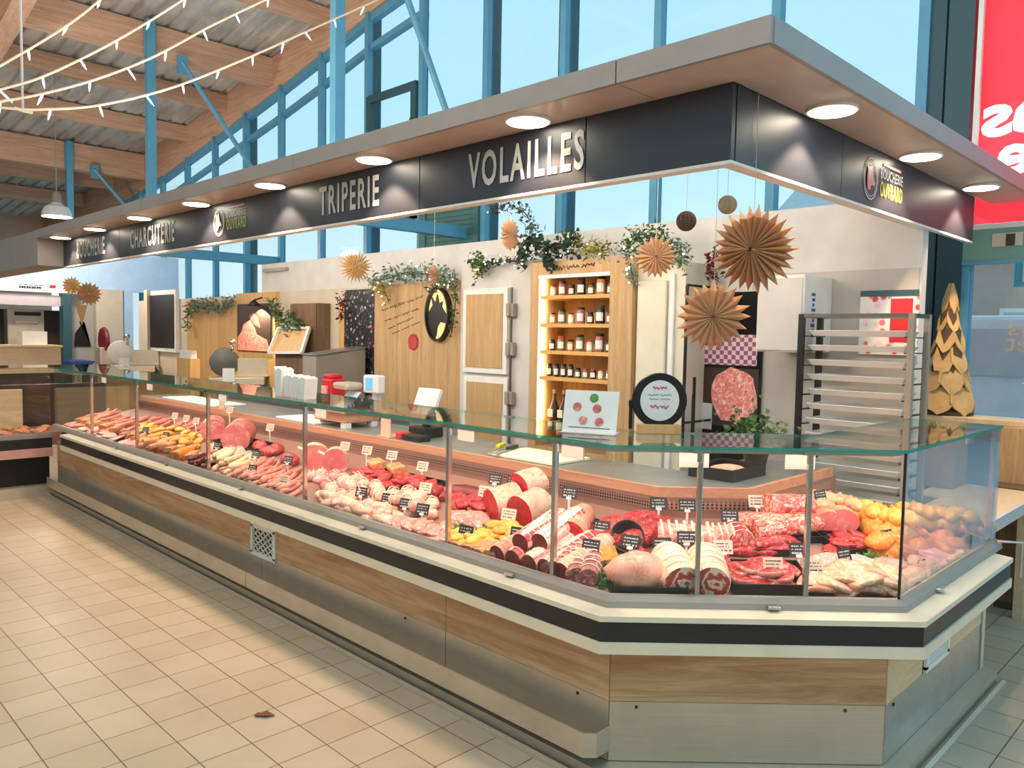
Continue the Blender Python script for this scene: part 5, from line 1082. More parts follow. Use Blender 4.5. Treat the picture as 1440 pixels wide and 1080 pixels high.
def m_block(a, b_, c, seed, r=.012):
    """a terrine: rounded crust (0), paler cut end (1)"""
    p = MB(); n = 16; vs = []; N = 6; fs = []
    for i in range(N):
        x = -a+2*a*i/(N-1)
        for k in range(n):
            t_ = 2*PI*k/n; cx, sy = math.cos(t_), math.sin(t_); q = (abs(cx)**6+abs(sy)**6)**(-1/6.)
            w = 1+.05*nz(x*30, cx, sy, seed); vs.append((x, b_*cx*q*w, c*(sy*q*w*.5+.5)))
    for i in range(N-1):
        for k in range(n): j = (k+1) % n; fs.append((i*n+k, (i+1)*n+k, (i+1)*n+j, i*n+j))
    p.add(vs, fs, 0); p.add(vs[:n], [tuple(range(n))], 1); p.add(vs[-n:], [tuple(range(n))[::-1]], 1); return p
def m_chicken(seed):
    p = MB(); q = m_lump(.14, .095, .085, seed, .12, 18, 12); p.add(q.v, q.f, 0)
    q = m_lump(.085, .045, .04, seed+2, .1); p.add([(x+.05, y+.03, z+.095) for x, y, z in q.v], q.f, 0); p.add([(x+.05, y-.03, z+.095) for x, y, z in q.v], q.f, 0)
    return p
def m_legs(seed):
    p = MB()
    for sg in (1, -1):
        p.tube([(-.03, .085*sg, .09), (-.1, .1*sg, .07), (-.15, .07*sg, .075)], .04, 10, rr=[.045, .042, .02]); p.tube([(-.15, .07*sg, .075), (-.2, .04*sg, .09), (-.24, .035*sg, .095)], .014, 8, rr=[.018, .012, .012])
    return p
def m_wings(seed):
    p = MB()
    for sg in (1, -1): p.tube([(.08, .09*sg, .08), (.03, .125*sg, .05), (.09, .115*sg, .03)], .02, 8, rr=[.024, .02, .01])
    return p
def m_rack(seed):
    """rib rack: arched slab of lean meat"""
    p = MB(); q = m_roll(.2, .055, seed, .1, (1, 1)); p.add(q.v, q.f, 0); p.m = q.m[:]; return p
def m_ribs():
    p = MB()
    for i in range(7): x = -.08+.16*i/6; p.tube([(x, -.03, .02), (x, -.06, .05), (x-.005, -.058, .09), (x-.012, -.02, .125)], .0045, 6)
    return p
PROTO = {}
def proto(kind, var):
    k = (kind, var)
    if k in PROTO: return PROTO[k]
    s = var*7.3+len(kind)*1.9
    def mk(p, *mats): return p.mesh(kind, [M[m_] for m_ in mats], True)
    T = {'sausage': lambda: (mk(m_sausage(.13, .0145, .018, s), 'sausage'), []),
         'long_sausage': lambda: (mk(m_sausage(.24, .013, .03, s), 'sausage'), []),
         'white_pudding': lambda: (mk(m_sausage(.17, .0185, .012, s), 'boudin'), []),
         'dark_sausage': lambda: (mk(m_sausage(.16, .017, .02, s), 'purple'), []),
         'breaded_cutlet': lambda: (mk(m_lump(.05, .032, .016, s, .25), 'golden'), []),
         'yellow_cutlet': lambda: (mk(m_lump(.05, .034, .018, s, .25), 'chicken'), []),
         'pate_slice': lambda: (mk(m_block(.055, .036, .034, s), 'pate', 'pate'), []),
         'terrine': lambda: (mk(m_block(.075, .05, .07, s), 'orange', 'pate'), []),
         'stuffed_parcel': lambda: (mk(m_lump(.045, .042, .034, s, .16), 'pale'), [('string', m_strings(.05, .039, 2).mesh('string', M['string']))]),
         'pink_parcel': lambda: (mk(m_lump(.047, .042, .033, s, .16), 'veal'), [('string', m_strings(.05, .039, 2).mesh('string', M['string']))]),
         'pale_fillet': lambda: (mk(m_lump(.085, .038, .026, s, .22), 'pale'), []),
         'escalope': lambda: (mk(m_slice(.075, .05, .011, s, .3, sag=.008), 'pink', 'pink'), []),
         'veal_escalope': lambda: (mk(m_slice(.085, .055, .012, s, .3, sag=.012), 'veal', 'veal'), []),
         'steak': lambda: (mk(m_slice(.07, .048, .02, s, .3, sag=.012), 'pink', 'beef'), []),
         'red_slice': lambda: (mk(m_slice(.07, .045, .014, s, .35, sag=.01), 'beef', 'beef'), []),
         'beef_chunk': lambda: (mk(m_lump(.05, .042, .036, s, .3), 'beef'), []),
         'beef_piece': lambda: (mk(m_lump(.11, .06, .045, s, .25, 18, 12), 'beef'), []),
         'liver': lambda: (mk(m_lump(.15, .06, .035, s, .25, 18, 10), 'beef_dark'), []),
         'beef_round': lambda: (mk(m_roll(.13, .085, s, .14, (1, 1), 22, 9, .85), 'fat', 'beef_face'), []),
         'beef_joint': lambda: (mk(m_roll(.3, .07, s, .14, (1, 0), 20, 13, .95, 6, .25), 'pork_fat', 'beef_face'), [('string', m_strings(.24, .067, 4, .3).mesh('string', M['string']))]),
         'barded_roast': lambda: (mk(m_roll(.32, .043, s, .06, (1, 1), 16, 19, 1, 8), 'striped' if var % 4 else 'pork_fat', 'beef_dark'), [('string', m_strings(.3, .043, 8).mesh('string', M['string']))]),
         'rolled_pork': lambda: (mk(m_roll(.21, .072, s, .08, (1, 1), 22, 11, .95, 4), 'fat', 'swirl'), [('string', m_strings(.19, .0715, 4).mesh('string', M['string']))]),
         'pork_joint': lambda: (mk(m_lump(.12, .085, .075, s, .2, 20, 14), 'pork_fat'), []),
         'magret': lambda: (mk(m_roll(.17, .037, s, .1, (1, 0), 14, 11, .9, 3), 'magret', 'magret'), [('string', m_strings(.15, .037, 4).mesh('string', M['string']))]),
         'ham': lambda: (mk(m_roll(.26, .095, s, .07, (1, 0), 24, 13), 'ham', 'ham_face'), []),
         'chop': lambda: (mk(m_roll(.06, .075, s, .16, (1, 1), 20, 6, 1.0), 'fat', 'ham_face'), [('bone', MB().tube([(-.01, .05, .1), (-.01, .09, .13)], .01, 8).mesh('bone', M['bone']))]),
         'marbled_roast': lambda: (mk(m_roll(.24, .055, s, .14, (1, 1), 18, 11, .85), 'marbled', 'marbled'), []),
         'rib_rack': lambda: (mk(m_rack(s), 'pink', 'beef'), [('rib', m_ribs().mesh('rib', M['bone']))]),
         'tied_beef': lambda: (mk(m_roll(.12, .055, s, .1, (1, 1), 18, 9, 1, 3), 'beef', 'marbled'), [('string', m_strings(.11, .055, 3).mesh('string', M['string']))]),
         'fillet_strip': lambda: (mk(m_lump(.09, .032, .024, s, .25), 'beef'), []),
         'yellow_chicken': lambda: (mk(m_chicken(s), 'chicken'), [('legs', m_legs(s).mesh('leg_pair', M['chicken'], True)), ('wings', m_wings(s).mesh('wings', M['orange'], True))]),
         'pale_chicken': lambda: (mk(m_chicken(s), 'chicken_pale'), [('legs', m_legs(s).mesh('leg_pair', M['chicken_pale'], True)), ('wings', m_wings(s).mesh('wings', M['chicken_pale'], True))]),
         'orange_joint': lambda: (mk(m_lump(.1, .06, .045, s, .25), 'orange'), []),
         'tripe_piece': lambda: (mk(m_slice(.09, .055, .018, s, .45, sag=.03), 'tripe', 'tripe'), []),
         'ham_slice': lambda: (mk(m_roll(.05, .075, s, .1, (1, 1), 22, 6, .8), 'pork_fat', 'ham_face'), []),
         'veal_joint': lambda: (mk(m_lump(.11, .075, .04, s, .2, 18, 12), 'veal'), []),
         }
    PROTO[k] = T[kind](); return PROTO[k]
n = NT('swirl'); n.set(.4); wv = n.add('ShaderNodeTexWave', wave_type='RINGS', rings_direction='X'); wv.inputs['Scale'].default_value = 9; wv.inputs['Distortion'].default_value = 7; wv.inputs['Detail'].default_value = 3; wv.inputs['Detail Scale'].default_value = 3
vv = n.coord((1, 1, 1)); vv.node.inputs['Location'].default_value = (0, .015, -.056); n.link(vv, wv.inputs['Vector']); n.link(n.ramp(wv.outputs['Fac'], [(.25, lin((190, 60, 56))), (.55, lin((222, 120, 104))), (.85, lin((250, 214, 190)))]), n.p.inputs['Base Color']); M['swirl'] = n.mat
meat('ham_face', (226, 104, 108), (240, 140, 136), (252, 214, 200), 16, amt=.25)
CNT = 0
def item(kind, var, pos, k, ang, label, cat, group=None, lift=0, roll=0, tip=0, sc=1):
    global CNT; CNT += 1
    me, parts = proto(kind, var); o = bpy.data.objects.new(kind, me); C.objects.link(o); tag(o, label, cat, group)
    place(o, pos, k, ang, lift, roll, tip, sc)
    if 'neighbouring' not in label:          # keep everything behind the glass
        mw = o.matrix_world.copy(); low = [9, 9, 9]
        for v in list(me.vertices)[::3]:
            q = mw @ v.co; low = [min(a, b_) for a, b_ in zip(low, (q.x-2.2, (q.x+q.y-3.88)/math.sqrt(2), q.y-.95))]
        sh = Vector((0, 0, 0))
        for j in range(3):
            if low[j] < .022: sh += INW[j]*(.022-low[j])
        if sh.length > 0: sh.z = .19*sh.length; mw.translation = mw.translation+sh; o.matrix_world = mw
    for nm, pm in parts:
        c = bpy.data.objects.new(nm, pm); C.objects.link(c); c.parent = o
    return o
def one(kind, px, py, ang, label, cat, var=0, **kw):
    pos, k = deck_pt(px, py); return item(kind, var, pos, k, math.radians(ang), label, cat, **kw)
RND = random.Random(21)
def pile(kind, quad, cnt, ang, jit, label, cat, layers=1, thick=.02, nvar=4, sc=1.0, tip=.12):
    """a heap laid over the part of the deck between four image corners"""
    q = [Vector((*p_, 0)) for p_ in quad]; pts = []
    for L_ in range(layers):
        m_ = int(round(cnt*1.3*(1, .62, .4)[L_]/sum((1, .62, .4)[:layers]))); got = []
        sh = (0, .12, .25)[L_]
        for i in range(m_):
            best = None
            for _ in range(14):
                s, t_ = sh+(1-2*sh)*RND.random(), sh+(1-2*sh)*RND.random(); pp = (q[0]*(1-s)+q[1]*s)*(1-t_)+(q[3]*(1-s)+q[2]*s)*t_
                w, k = deck_pt(pp.x, pp.y); dmin = min([(w-g[0]).length for g in got], default=9)
                if best is None or dmin > best[0]: best = (dmin, w, k)
            got.append((best[1], best[2], L_))
        pts += got
    for i, (w, k, L_) in enumerate(pts):
        item(kind, i % nvar, w, k, math.radians(ang+RND.uniform(-jit, jit)), label, cat, cat+' pile: '+label, lift=L_*thick, tip=RND.uniform(-tip, tip), roll=RND.uniform(-tip, tip), sc=sc*RND.uniform(.9, 1.1))
# ---- trays first
def tray(px, py, ang, w_, h_, label, hgt=.035):
    pos, k = deck_pt(px, py); p = MB(); a, c = w_/2, h_/2; t_ = .004
    p.box(-a, a, -c, c, 0, t_); p.box(-a, a, -c, -c+t_, t_, hgt); p.box(-a, a, c-t_, c, t_, hgt); p.box(-a, -a+t_, -c+t_, c-t_, t_, hgt); p.box(a-t_, a, -c+t_, c-t_, t_, hgt)
    o = bpy.data.objects.new('meat_tray', p.mesh('meat_tray', M['black'])); C.objects.link(o); tag(o, label, 'tray'); place(o, pos, k, math.radians(ang), .002); return o
tray(906, 822, -45, .28, .22, 'black tray holding pale pork joints in the chamfered front', .045)
tray(1076, 818, -45, .3, .2, 'black tray of red steaks in the chamfered front', .04)
tray(1062, 775, -45, .34, .1, 'narrow black tray of red fillets behind the steaks', .03)
tray(1100, 752, -20, .34, .2, 'black tray of marbled roasts beside the tall middle post', .03)
tray(728, 722, 90, .3, .2, 'black tray under the big red beef cuts by the back wall', .03)
tray(1205, 770, -30, .32, .2, 'black tray of dark red beef left of the yellow chickens', .03)
tray(830, 752, 90, .3, .2, 'black tray under the beef joints behind the barded roasts', .03)
tray(560, 680, 90, .62, .2, 'long black tray of bright red beef slices by the back wall', .03)
tray(340, 628, 90, .62, .22, 'black tray under the two big hams', .03)
# ---- chamfered front
one('pork_joint', 893, 826, -30, 'big pale pork joint in the chamfered front tray', 'pork', 0, lift=.008)
one('pork_joint', 936, 826, 40, 'small upright pale pork joint beside the rolled roasts', 'pork', 1, lift=.008, sc=.68)
def chamfer_pt(px, d):
    s = on_c(px); n_ = Vector((1, 1)).normalized()*d; return Vector((s.x+n_.x, s.y+n_.y, zdeck(d)))
item('rolled_pork', 0, chamfer_pt(962, .15), 1, math.radians(50), 'rolled pork roast with swirled face, left of the chrome post', 'pork roast', lift=.002)
item('rolled_pork', 1, chamfer_pt(1012, .15), 1, math.radians(40), 'rolled pork roast with swirled face, right of the chrome post', 'pork roast', lift=.002)
pile('steak', [(1040, 802), (1110, 802), (1116, 826), (1040, 826)], 12, -40, 35, 'red steak in the black tray right of the rolled pork', 'steak', 3, .016)
pile('fillet_strip', [(1012, 772), (1108, 770), (1108, 780), (1012, 780)], 8, -35, 25, 'red fillet in the narrow black tray', 'fillet', 2, .02)
for k_, (x, y, a) in enumerate(((1062, 752, -40), (1090, 757, -25), (1118, 752, -10))): one('marbled_roast', x, y, a, 'marbled roast, %s in the black tray by the tall middle post' % ('first', 'second', 'third')[k_], 'beef roast', k_, lift=.01)
one('marbled_roast', 1100, 744, -20, 'marbled roast lying on top of the others by the middle post', 'beef roast', 1, lift=.07)
one('tied_beef', 1036, 770, 50, 'small tied beef roast with round marbled face', 'beef roast', 0)
one('rib_rack', 962, 775, -50, 'rack of ribs with white bones standing behind the pork', 'ribs', 0, sc=1.15)
one('rib_rack', 1000, 770, -40, 'second rack of ribs partly behind the chrome post', 'ribs', 1, sc=.95)
pile('beef_chunk', [(885, 790), (960, 790), (965, 805), (885, 805)], 9, 0, 90, 'dark red beef chunk behind the pale pork joints', 'beef', 2, .03, sc=.8)
pile('beef_chunk', [(965, 795), (1020, 790), (1020, 802), (965, 806)], 5, 0, 90, 'red beef chunk behind the rolled pork roasts', 'beef', 1, .03, sc=.85)
q, k_ = deck_pt(882, 768); t = MB(); t.lathe([(.03, 0), (.055, .02), (.07, .05), (.066, .05), (.05, .022), (.02, .006)], (0, 0, 0), 22); o = bpy.data.objects.new('black_bowl', t.mesh('black_bowl', M['black'], True)); C.objects.link(o); tag(o, 'small black bowl tipped towards the glass among the red meat', 'bowl'); place(o, q, k_, math.radians(45), .03, 0, -.9)
pile('beef_piece', [(850, 742), (940, 745), (945, 762), (850, 768)], 6, -45, 60, 'big red beef piece by the back wall near the corner', 'beef', 1, .03, sc=.95)
pile('pale_fillet', [(990, 765), (1025, 765), (1025, 775), (990, 775)], 3, -30, 40, 'pale fillet between the ribs and the small tied roast', 'fillet', 1, sc=.8)
pile('sausage', [(1080, 725), (1140, 712), (1140, 735), (1080, 742)], 12, 10, 25, 'pink sausage by the back wall left of the tall post', 'sausage', 2, .02)
pile('escalope', [(1110, 725), (1140, 725), (1140, 748), (1115, 748)], 5, 0, 50, 'pink escalope beside the tall middle post', 'escalope', 2, .012)
# ---- right of the middle post
pile('tripe_piece', [(1150, 812), (1258, 812), (1262, 838), (1150, 838)], 18, -45, 60, 'crumpled pale tripe piece in the front corner', 'tripe', 3, .014, sc=1.0)
one('veal_joint', 1166, 800, -30, 'smooth pink veal joint behind the tripe', 'veal', 0, sc=.9)
pile('veal_escalope', [(1190, 800), (1262, 795), (1262, 812), (1190, 812)], 9, -30, 60, 'pink veal escalope behind the tripe', 'escalope', 2, .012)
pile('red_slice', [(1175, 760), (1225, 760), (1240, 782), (1175, 778)], 12, -20, 60, 'dark red beef slice left of the yellow chickens', 'beef', 3, .015)
one('ham_slice', 1156, 752, 50, 'round pink ham slice with pale rind by the middle post', 'ham', 0)
one('ham_slice', 1178, 748, 40, 'second round pink ham slice leaning behind the first', 'ham', 1)
for k_, (x, y, a) in enumerate(((1158, 722, 190), (1182, 726, 200), (1202, 733, 215), (1150, 732, 170))): one('pale_chicken', x, y, a, 'pale chicken, %s in the row by the back wall' % ('first', 'second', 'third', 'lowest')[k_], 'chicken', k_, sc=.72)
for k_, (x, y, a) in enumerate(((1228, 748, 200), (1256, 758, 215), (1222, 738, 180))): one('yellow_chicken', x, y, a, 'yellow chicken, %s beside the black corner joint' % ('plump one', 'the one closest', 'smaller one behind')[k_], 'chicken', k_, sc=(.85, .95, .75)[k_])
pile('orange_joint', [(1225, 768), (1268, 768), (1268, 785), (1225, 785)], 6, -20, 60, 'orange marinated joint below the yellow chickens', 'chicken', 2, .04, sc=.85)
for k_, (x, y, a) in enumerate(((1290, 745, 200), (1322, 750, 190), (1352, 752, 180))): one('yellow_chicken', x, y, a, 'golden chicken seen through the end glass, %s' % ('next to the corner joint', 'between two others', 'at the far end')[k_], 'chicken', k_+1, sc=.85)
pile('orange_joint', [(1285, 765), (1345, 765), (1345, 780), (1285, 780)], 6, 0, 60, 'orange joint seen through the end glass', 'chicken', 1, sc=.8)
pile('veal_escalope', [(1285, 785), (1360, 775), (1350, 795), (1285, 800)], 10, 0, 60, 'pink escalope seen through the end glass', 'escalope', 2, .012)
pile('pale_fillet', [(1285, 815), (1330, 800), (1330, 812), (1285, 830)], 6, 0, 40, 'pale fillet seen through the end glass', 'fillet', 1)
# ---- bays along the long side
one('beef_joint', 815, 752, 25, 'long beef joint with round red face beside the chrome post', 'beef joint', 0, lift=.006)
one('beef_piece', 852, 770, 0, 'lean red beef piece next to the long beef joint', 'beef', 2)
for k_, px in enumerate((716, 741, 766, 790, 812)): one('barded_roast', px+12, 788+k_*5-14, 4, 'striped tied roast, %s of the five barded roasts' % ('first', 'second', 'middle', 'fourth', 'last')[k_], 'roast', k_, lift=.002)
for k_, px in enumerate((752, 778)): one('barded_roast', px+12, 772, 10, 'striped tied roast lying on top of the barded roasts, %s' % ('the lower', 'the upper')[k_], 'roast', k_+1, lift=.06)
for k_, (x, y, a) in enumerate(((784, 800, 20), (808, 808, 40), (834, 808, 30), (806, 796, 10))): one('magret', x, y, a, 'dusky tied duck roll, %s near the chamfer edge' % ('first', 'second', 'third', 'uppermost')[k_], 'duck', k_, sc=1.15)
one('terrine', 856, 797, 45, 'orange terrine block by the glass corner joint', 'terrine', 0, sc=.85)
for k_, (x, y, a) in enumerate(((712, 727, 160), (748, 736, 175))): one('beef_round', x, y, a, 'big beef cut with white rim, %s in the black tray' % ('on the far side', 'close to the post')[k_], 'beef', k_, lift=.006, sc=1.08)
one('beef_round', 748, 717, 170, 'big beef cut lying on top by the back wall', 'beef', 2, lift=.07, sc=.95)
for k_, (x, y, a) in enumerate(((655, 695, 100), (690, 700, 90))): one('liver', x, y, a, 'dark red liver by the back wall, %s' % ('beside the thick post', 'next to the beef cuts')[k_], 'liver', k_, sc=.85)
pile('red_slice', [(640, 700), (705, 712), (700, 726), (640, 716)], 9, 60, 40, 'red beef slice in front of the livers', 'beef', 2, .015)
pile('escalope', [(634, 722), (692, 735), (690, 752), (634, 742)], 14, 70, 30, 'pink escalope right of the thick post', 'escalope', 3, .012)
pile('breaded_cutlet', [(690, 742), (752, 757), (735, 776), (668, 760)], 22, 0, 90, 'golden breaded cutlet in front of the beef cuts', 'breaded cutlet', 3, .022)
pile('yellow_cutlet', [(640, 752), (690, 764), (682, 778), (636, 768)], 10, 0, 60, 'yellow cutlet by the front glass right of the thick post', 'cutlet', 2, .022)
pile('pate_slice', [(640, 768), (700, 783), (694, 790), (640, 776)], 5, 20, 30, 'pale terrine slice along the front glass', 'terrine', 1)
pile('escalope', [(548, 738), (618, 754), (618, 768), (548, 748)], 20, 60, 50, 'pink escalope in the front heap left of the thick post', 'escalope', 3, .012)
pile('pale_fillet', [(450, 700), (560, 728), (545, 742), (448, 712)], 16, 80, 35, 'pale fillet along the front glass right of the slim post', 'fillet', 2, .024)
pile('stuffed_parcel', [(470, 682), (612, 715), (605, 738), (470, 700)], 26, 0, 90, 'pale tied meat parcel in the middle of the long side', 'meat parcel', 2, .045, sc=.9)
pile('pink_parcel', [(440, 672), (520, 690), (500, 702), (440, 688)], 12, 0, 90, 'pink tied meat parcel right of the slim post', 'meat parcel', 2, .04, sc=.9)
pile('red_slice', [(498, 662), (622, 688), (618, 705), (498, 680)], 26, 70, 50, 'bright red beef slice in the long black tray', 'beef', 3, .016)
pile('beef_chunk', [(580, 690), (622, 698), (620, 708), (585, 704)], 5, 0, 90, 'red beef chunk beside the thick post', 'beef', 2, .035, sc=.9)
for k_, (x, y) in enumerate(((532, 667), (560, 674))): one('pate_slice', x, y, 70, 'orange pâté block on the red beef slices, %s' % ('the taller', 'the lower')[k_], 'pâté', k_, lift=.045, sc=1.2)
for k_, (x, y, a) in enumerate(((446, 655, 55), (475, 662, 48))): one('chop', x, y, a, 'thick chop with white fat and pink face, %s' % ('beside the slim post', 'second from the slim post')[k_], 'chop', k_, sc=1.1)
one('beef_piece', 408, 652, 80, 'red meat piece just before the slim post', 'beef', 1, sc=.95)
for k_, (x, y, a) in enumerate(((366, 632, 80), (390, 636, 60), (380, 640, 100))): one('beef_piece', x, y, a, 'red meat piece beside the hams, %s' % ('nearest them', 'behind the others', 'lowest')[k_], 'beef', k_, sc=.85)
for k_, (x, y, a) in enumerate(((303, 614, 62), (340, 626, 50))): one('ham', x, y, a, 'big round ham, %s' % ('beside the far thin post', 'the larger with cut pink face')[k_], 'ham', k_, lift=.006, sc=(.95, 1.1)[k_])
pile('white_pudding', [(298, 645), (350, 658), (346, 668), (298, 654)], 14, 15, 20, 'white pudding sausage in front of the hams', 'sausage', 3, .03)
pile('long_sausage', [(350, 650), (422, 668), (420, 690), (350, 668)], 18, 20, 25, 'pink raw sausage left of the slim post', 'sausage', 2, .024)
pile('sausage', [(320, 660), (420, 690), (420, 700), (330, 672)], 24, 10, 25, 'short pink sausage along the front glass left of the slim post', 'sausage', 2, .024)
pile('stuffed_parcel', [(300, 630), (360, 642), (355, 650), (300, 640)], 7, 0, 90, 'pale parcel between hams and white puddings', 'meat parcel', 1, sc=.8)
pile('breaded_cutlet', [(200, 606), (284, 624), (282, 645), (200, 622)], 34, 0, 90, 'golden breaded cutlet in the far heap', 'breaded cutlet', 3, .026)
pile('yellow_cutlet', [(200, 598), (284, 614), (284, 622), (200, 606)], 14, 0, 90, 'yellow cutlet at the back of the far heap', 'cutlet', 2, .026)
pile('pate_slice', [(195, 618), (286, 644), (284, 656), (195, 628)], 14, 15, 40, 'pink pâté slice along the far front glass', 'pâté', 2, .034)
one('terrine', 256, 645, 20, 'orange terrine block in the far heap', 'terrine', 1)
pile('dark_sausage', [(268, 650), (288, 655), (288, 660), (268, 655)], 4, 20, 20, 'dark purple sausage near the far thin post', 'sausage', 2, .03)
pile('sausage', [(200, 588), (288, 604), (284, 612), (200, 597)], 16, 15, 30, 'pink sausage by the back wall of the far bay', 'sausage', 2, .026)
pile('long_sausage', [(80, 572), (186, 592), (186, 606), (80, 586)], 26, 15, 30, 'thin dry sausage in the farthest bay', 'sausage', 3, .024)
pile('pate_slice', [(80, 586), (186, 610), (186, 618), (80, 594)], 12, 15, 40, 'pâté slice in the farthest bay', 'pâté', 2, .034)
pile('veal_escalope', [(80, 592), (186, 618), (186, 627), (80, 600)], 14, 60, 50, 'pink slice along the glass of the farthest bay', 'escalope', 2, .014)
zN = at(40, 612, y=8.35).z; rr_ = random.Random(17)
for k_ in range(22):
    item('escalope' if k_ % 3 else 'pate_slice', k_ % 4, Vector((1.25+.045*k_+rr_.uniform(-.02, .02), 8.55+.3*rr_.random(), zN+.002)), 2, rr_.uniform(0, 3), 'pink escalope in the neighbouring display across the far end' if k_ % 3 else 'pâté slice in the neighbouring display across the far end', 'escalope' if k_ % 3 else 'pâté', 'escalopes in the neighbouring display' if k_ % 3 else 'pâté slices in the neighbouring display')
# ---- parsley dividers
def parsley(px0, py0, px1, py1, label):
    a, k = deck_pt(px0, py0); c, _ = deck_pt(px1, py1); p = MB(); r = random.Random(int(px0)); L = (c-a).length
    leaves(p, [a.lerp(c, r.random())+Vector((r.gauss(0, .008), r.gauss(0, .008), abs(r.gauss(.015, .012)))) for _ in range(int(60+L*700))], .02, r, .8); p.bar(a+Vector((0, 0, .004)), c+Vector((0, 0, .004)), .02, .008)
    o = p.build('parsley_strip', M['parsley'], None); tag(o, label, 'garnish strip')
parsley(848, 828, 858, 812, 'green parsley strip by the glass corner joint'); parsley(640, 748, 690, 756, 'green parsley strip among the cutlets right of the thick post'); parsley(1205, 790, 1266, 798, 'green parsley strip behind the tripe')
parsley(1290, 806, 1335, 800, 'green parsley strip seen through the end glass'); parsley(328, 676, 356, 682, 'green parsley strip between the white puddings and short sausages'); parsley(815, 800, 835, 795, 'green parsley strip behind the duck rolls')
# ---- price cards on their clips
def card(px, py, label, black=True, w_=.074, h_=.053, up_=.035, group=None):
    pos, k = deck_pt(px, py); n_ = Vector((-1, -1, 0)).normalized() if k == 1 else (-INW[k]*1.0+Vector((-.4, -.4, 0))).normalized(); u = Vector((-n_.y, n_.x, 0)); up = (UPV+n_*-.35).normalized(); nn = u.cross(up)
    if nn.dot(n_) < 0: u = -u; nn = u.cross(up)
    t = thing('price_card', label, 'price card', pos, group); c = pos+UPV*(up_+h_*.5)
    p = MB(); p.obox(c, u, up, nn, w_/2, h_/2, .0012); p.build('card', M['tag_black' if black else 'tag_pale'], t)
    p = MB(); r = random.Random(int(px*3+py))
    for row, (yy, hh) in enumerate(((.25, .05), (.02, .04), (-.25, .07))):
        x = -.38
        while x < .34:
            w2 = r.uniform(.04, .11); p.obox(c+u*(w_*(x+w2/2))+up*(h_*yy)+nn*.0016, u, up, nn, w_*w2/2, h_*hh*.8, .0004); x += w2+r.choice((.02, .03, .09))
    p.build('writing', M['letter' if black else 'ink'], t)
    p = MB(); p.bar(pos, c-up*(h_*.45)-nn*.002, .01, .004); p.obox(c-up*(h_*.45)-nn*.001, u, up, nn, .012, .006, .003); p.build('holder', M['holder'], t)
UPV = Vector((0, 0, 1))
for px, py, lab, bl, up_ in ((830, 798, 'black price card standing among the duck rolls', 1, .06), (845, 770, 'black price card in front of the lean red beef', 1, .06), (886, 796, 'black price card behind the big pale pork joint', 1, .07), (930, 800, 'black price card behind the upright pork joint', 1, .07), (964, 790, 'black price card behind the rolled pork roast', 1, .07),
    (925, 745, 'black price card by the air grille left of the chrome post', 1, .09), (965, 748, 'black price card by the air grille next to the chrome post', 1, .09), (1025, 760, 'black price card behind the small tied roast', 1, .08), (1063, 745, 'pale price card on the marbled roasts, first', 0, .1), (1083, 745, 'pale price card on the marbled roasts, second', 0, .1),
    (1016, 800, 'pale price card beside the narrow fillet tray', 0, .06), (1086, 822, 'pale price card on the red steaks', 0, .05), (1122, 800, 'black price card left of the tall post by the tripe', 1, .05), (1186, 808, 'black price card in front of the pink veal', 1, .05), (1246, 782, 'black price card in the orange joints', 1, .06), (1143, 825, 'clear grey price card by the tripe', 0, .05),
    (1152, 735, 'dark price card among the pale chickens', 1, .1), (1108, 735, 'dark price card above the pink sausages', 1, .08), (800, 738, 'black price card on the long beef joint', 1, .12), (722, 722, 'dark price card on the big beef cuts', 1, .13), (715, 750, 'pale price card in front of the big beef cuts', 0, .06), (728, 775, 'dark price card on the golden cutlets', 1, .05),
    (655, 765, 'black price card leaning among the yellow cutlets', 1, .03), (682, 718, 'pale price card on the red slices before the livers', 0, .07), (696, 706, 'dark price card behind the red slices', 1, .09), (594, 682, 'pale price card in the long red beef tray beside the post', 0, .08), (551, 670, 'pale price card above the pâté blocks, first', 0, .1), (516, 662, 'pale price card above the chops', 0, .1),
    (485, 655, 'pale price card behind the second chop', 0, .1), (598, 712, 'pale price card among the tied parcels by the thick post', 0, .07), (508, 712, 'black price card on the pale fillets', 1, .05), (545, 722, 'black price card among the pale parcels', 1, .05), (594, 738, 'black price card leaning on the front escalopes', 1, .05), (570, 730, 'dark price card behind the front escalopes', 1, .05),
    (405, 664, 'black price card on the raw sausages by the slim post', 1, .05), (360, 655, 'black price card on the raw sausages', 1, .05), (355, 672, 'dark price card between puddings and short sausages', 1, .03), (400, 690, 'pale price card on the short sausages', 0, .04), (380, 625, 'pale price card above the red meat beside the hams', 0, .1), (332, 606, 'pale price card behind the larger ham', 0, .15),
    (205, 618, 'black price card in the far golden heap', 1, .05), (233, 626, 'black price card on the far pâté slices', 1, .05), (246, 602, 'pale price card at the back of the far heap, first', 0, .08), (262, 606, 'pale price card at the back of the far heap, second', 0, .08), (276, 610, 'pale price card at the back of the far heap, third', 0, .08), (306, 642, 'black price card on the parcels by the far thin post', 1, .05)):
    card(px, py, lab, bool(bl), up_=up_)
print('MEAT ITEMS', CNT)
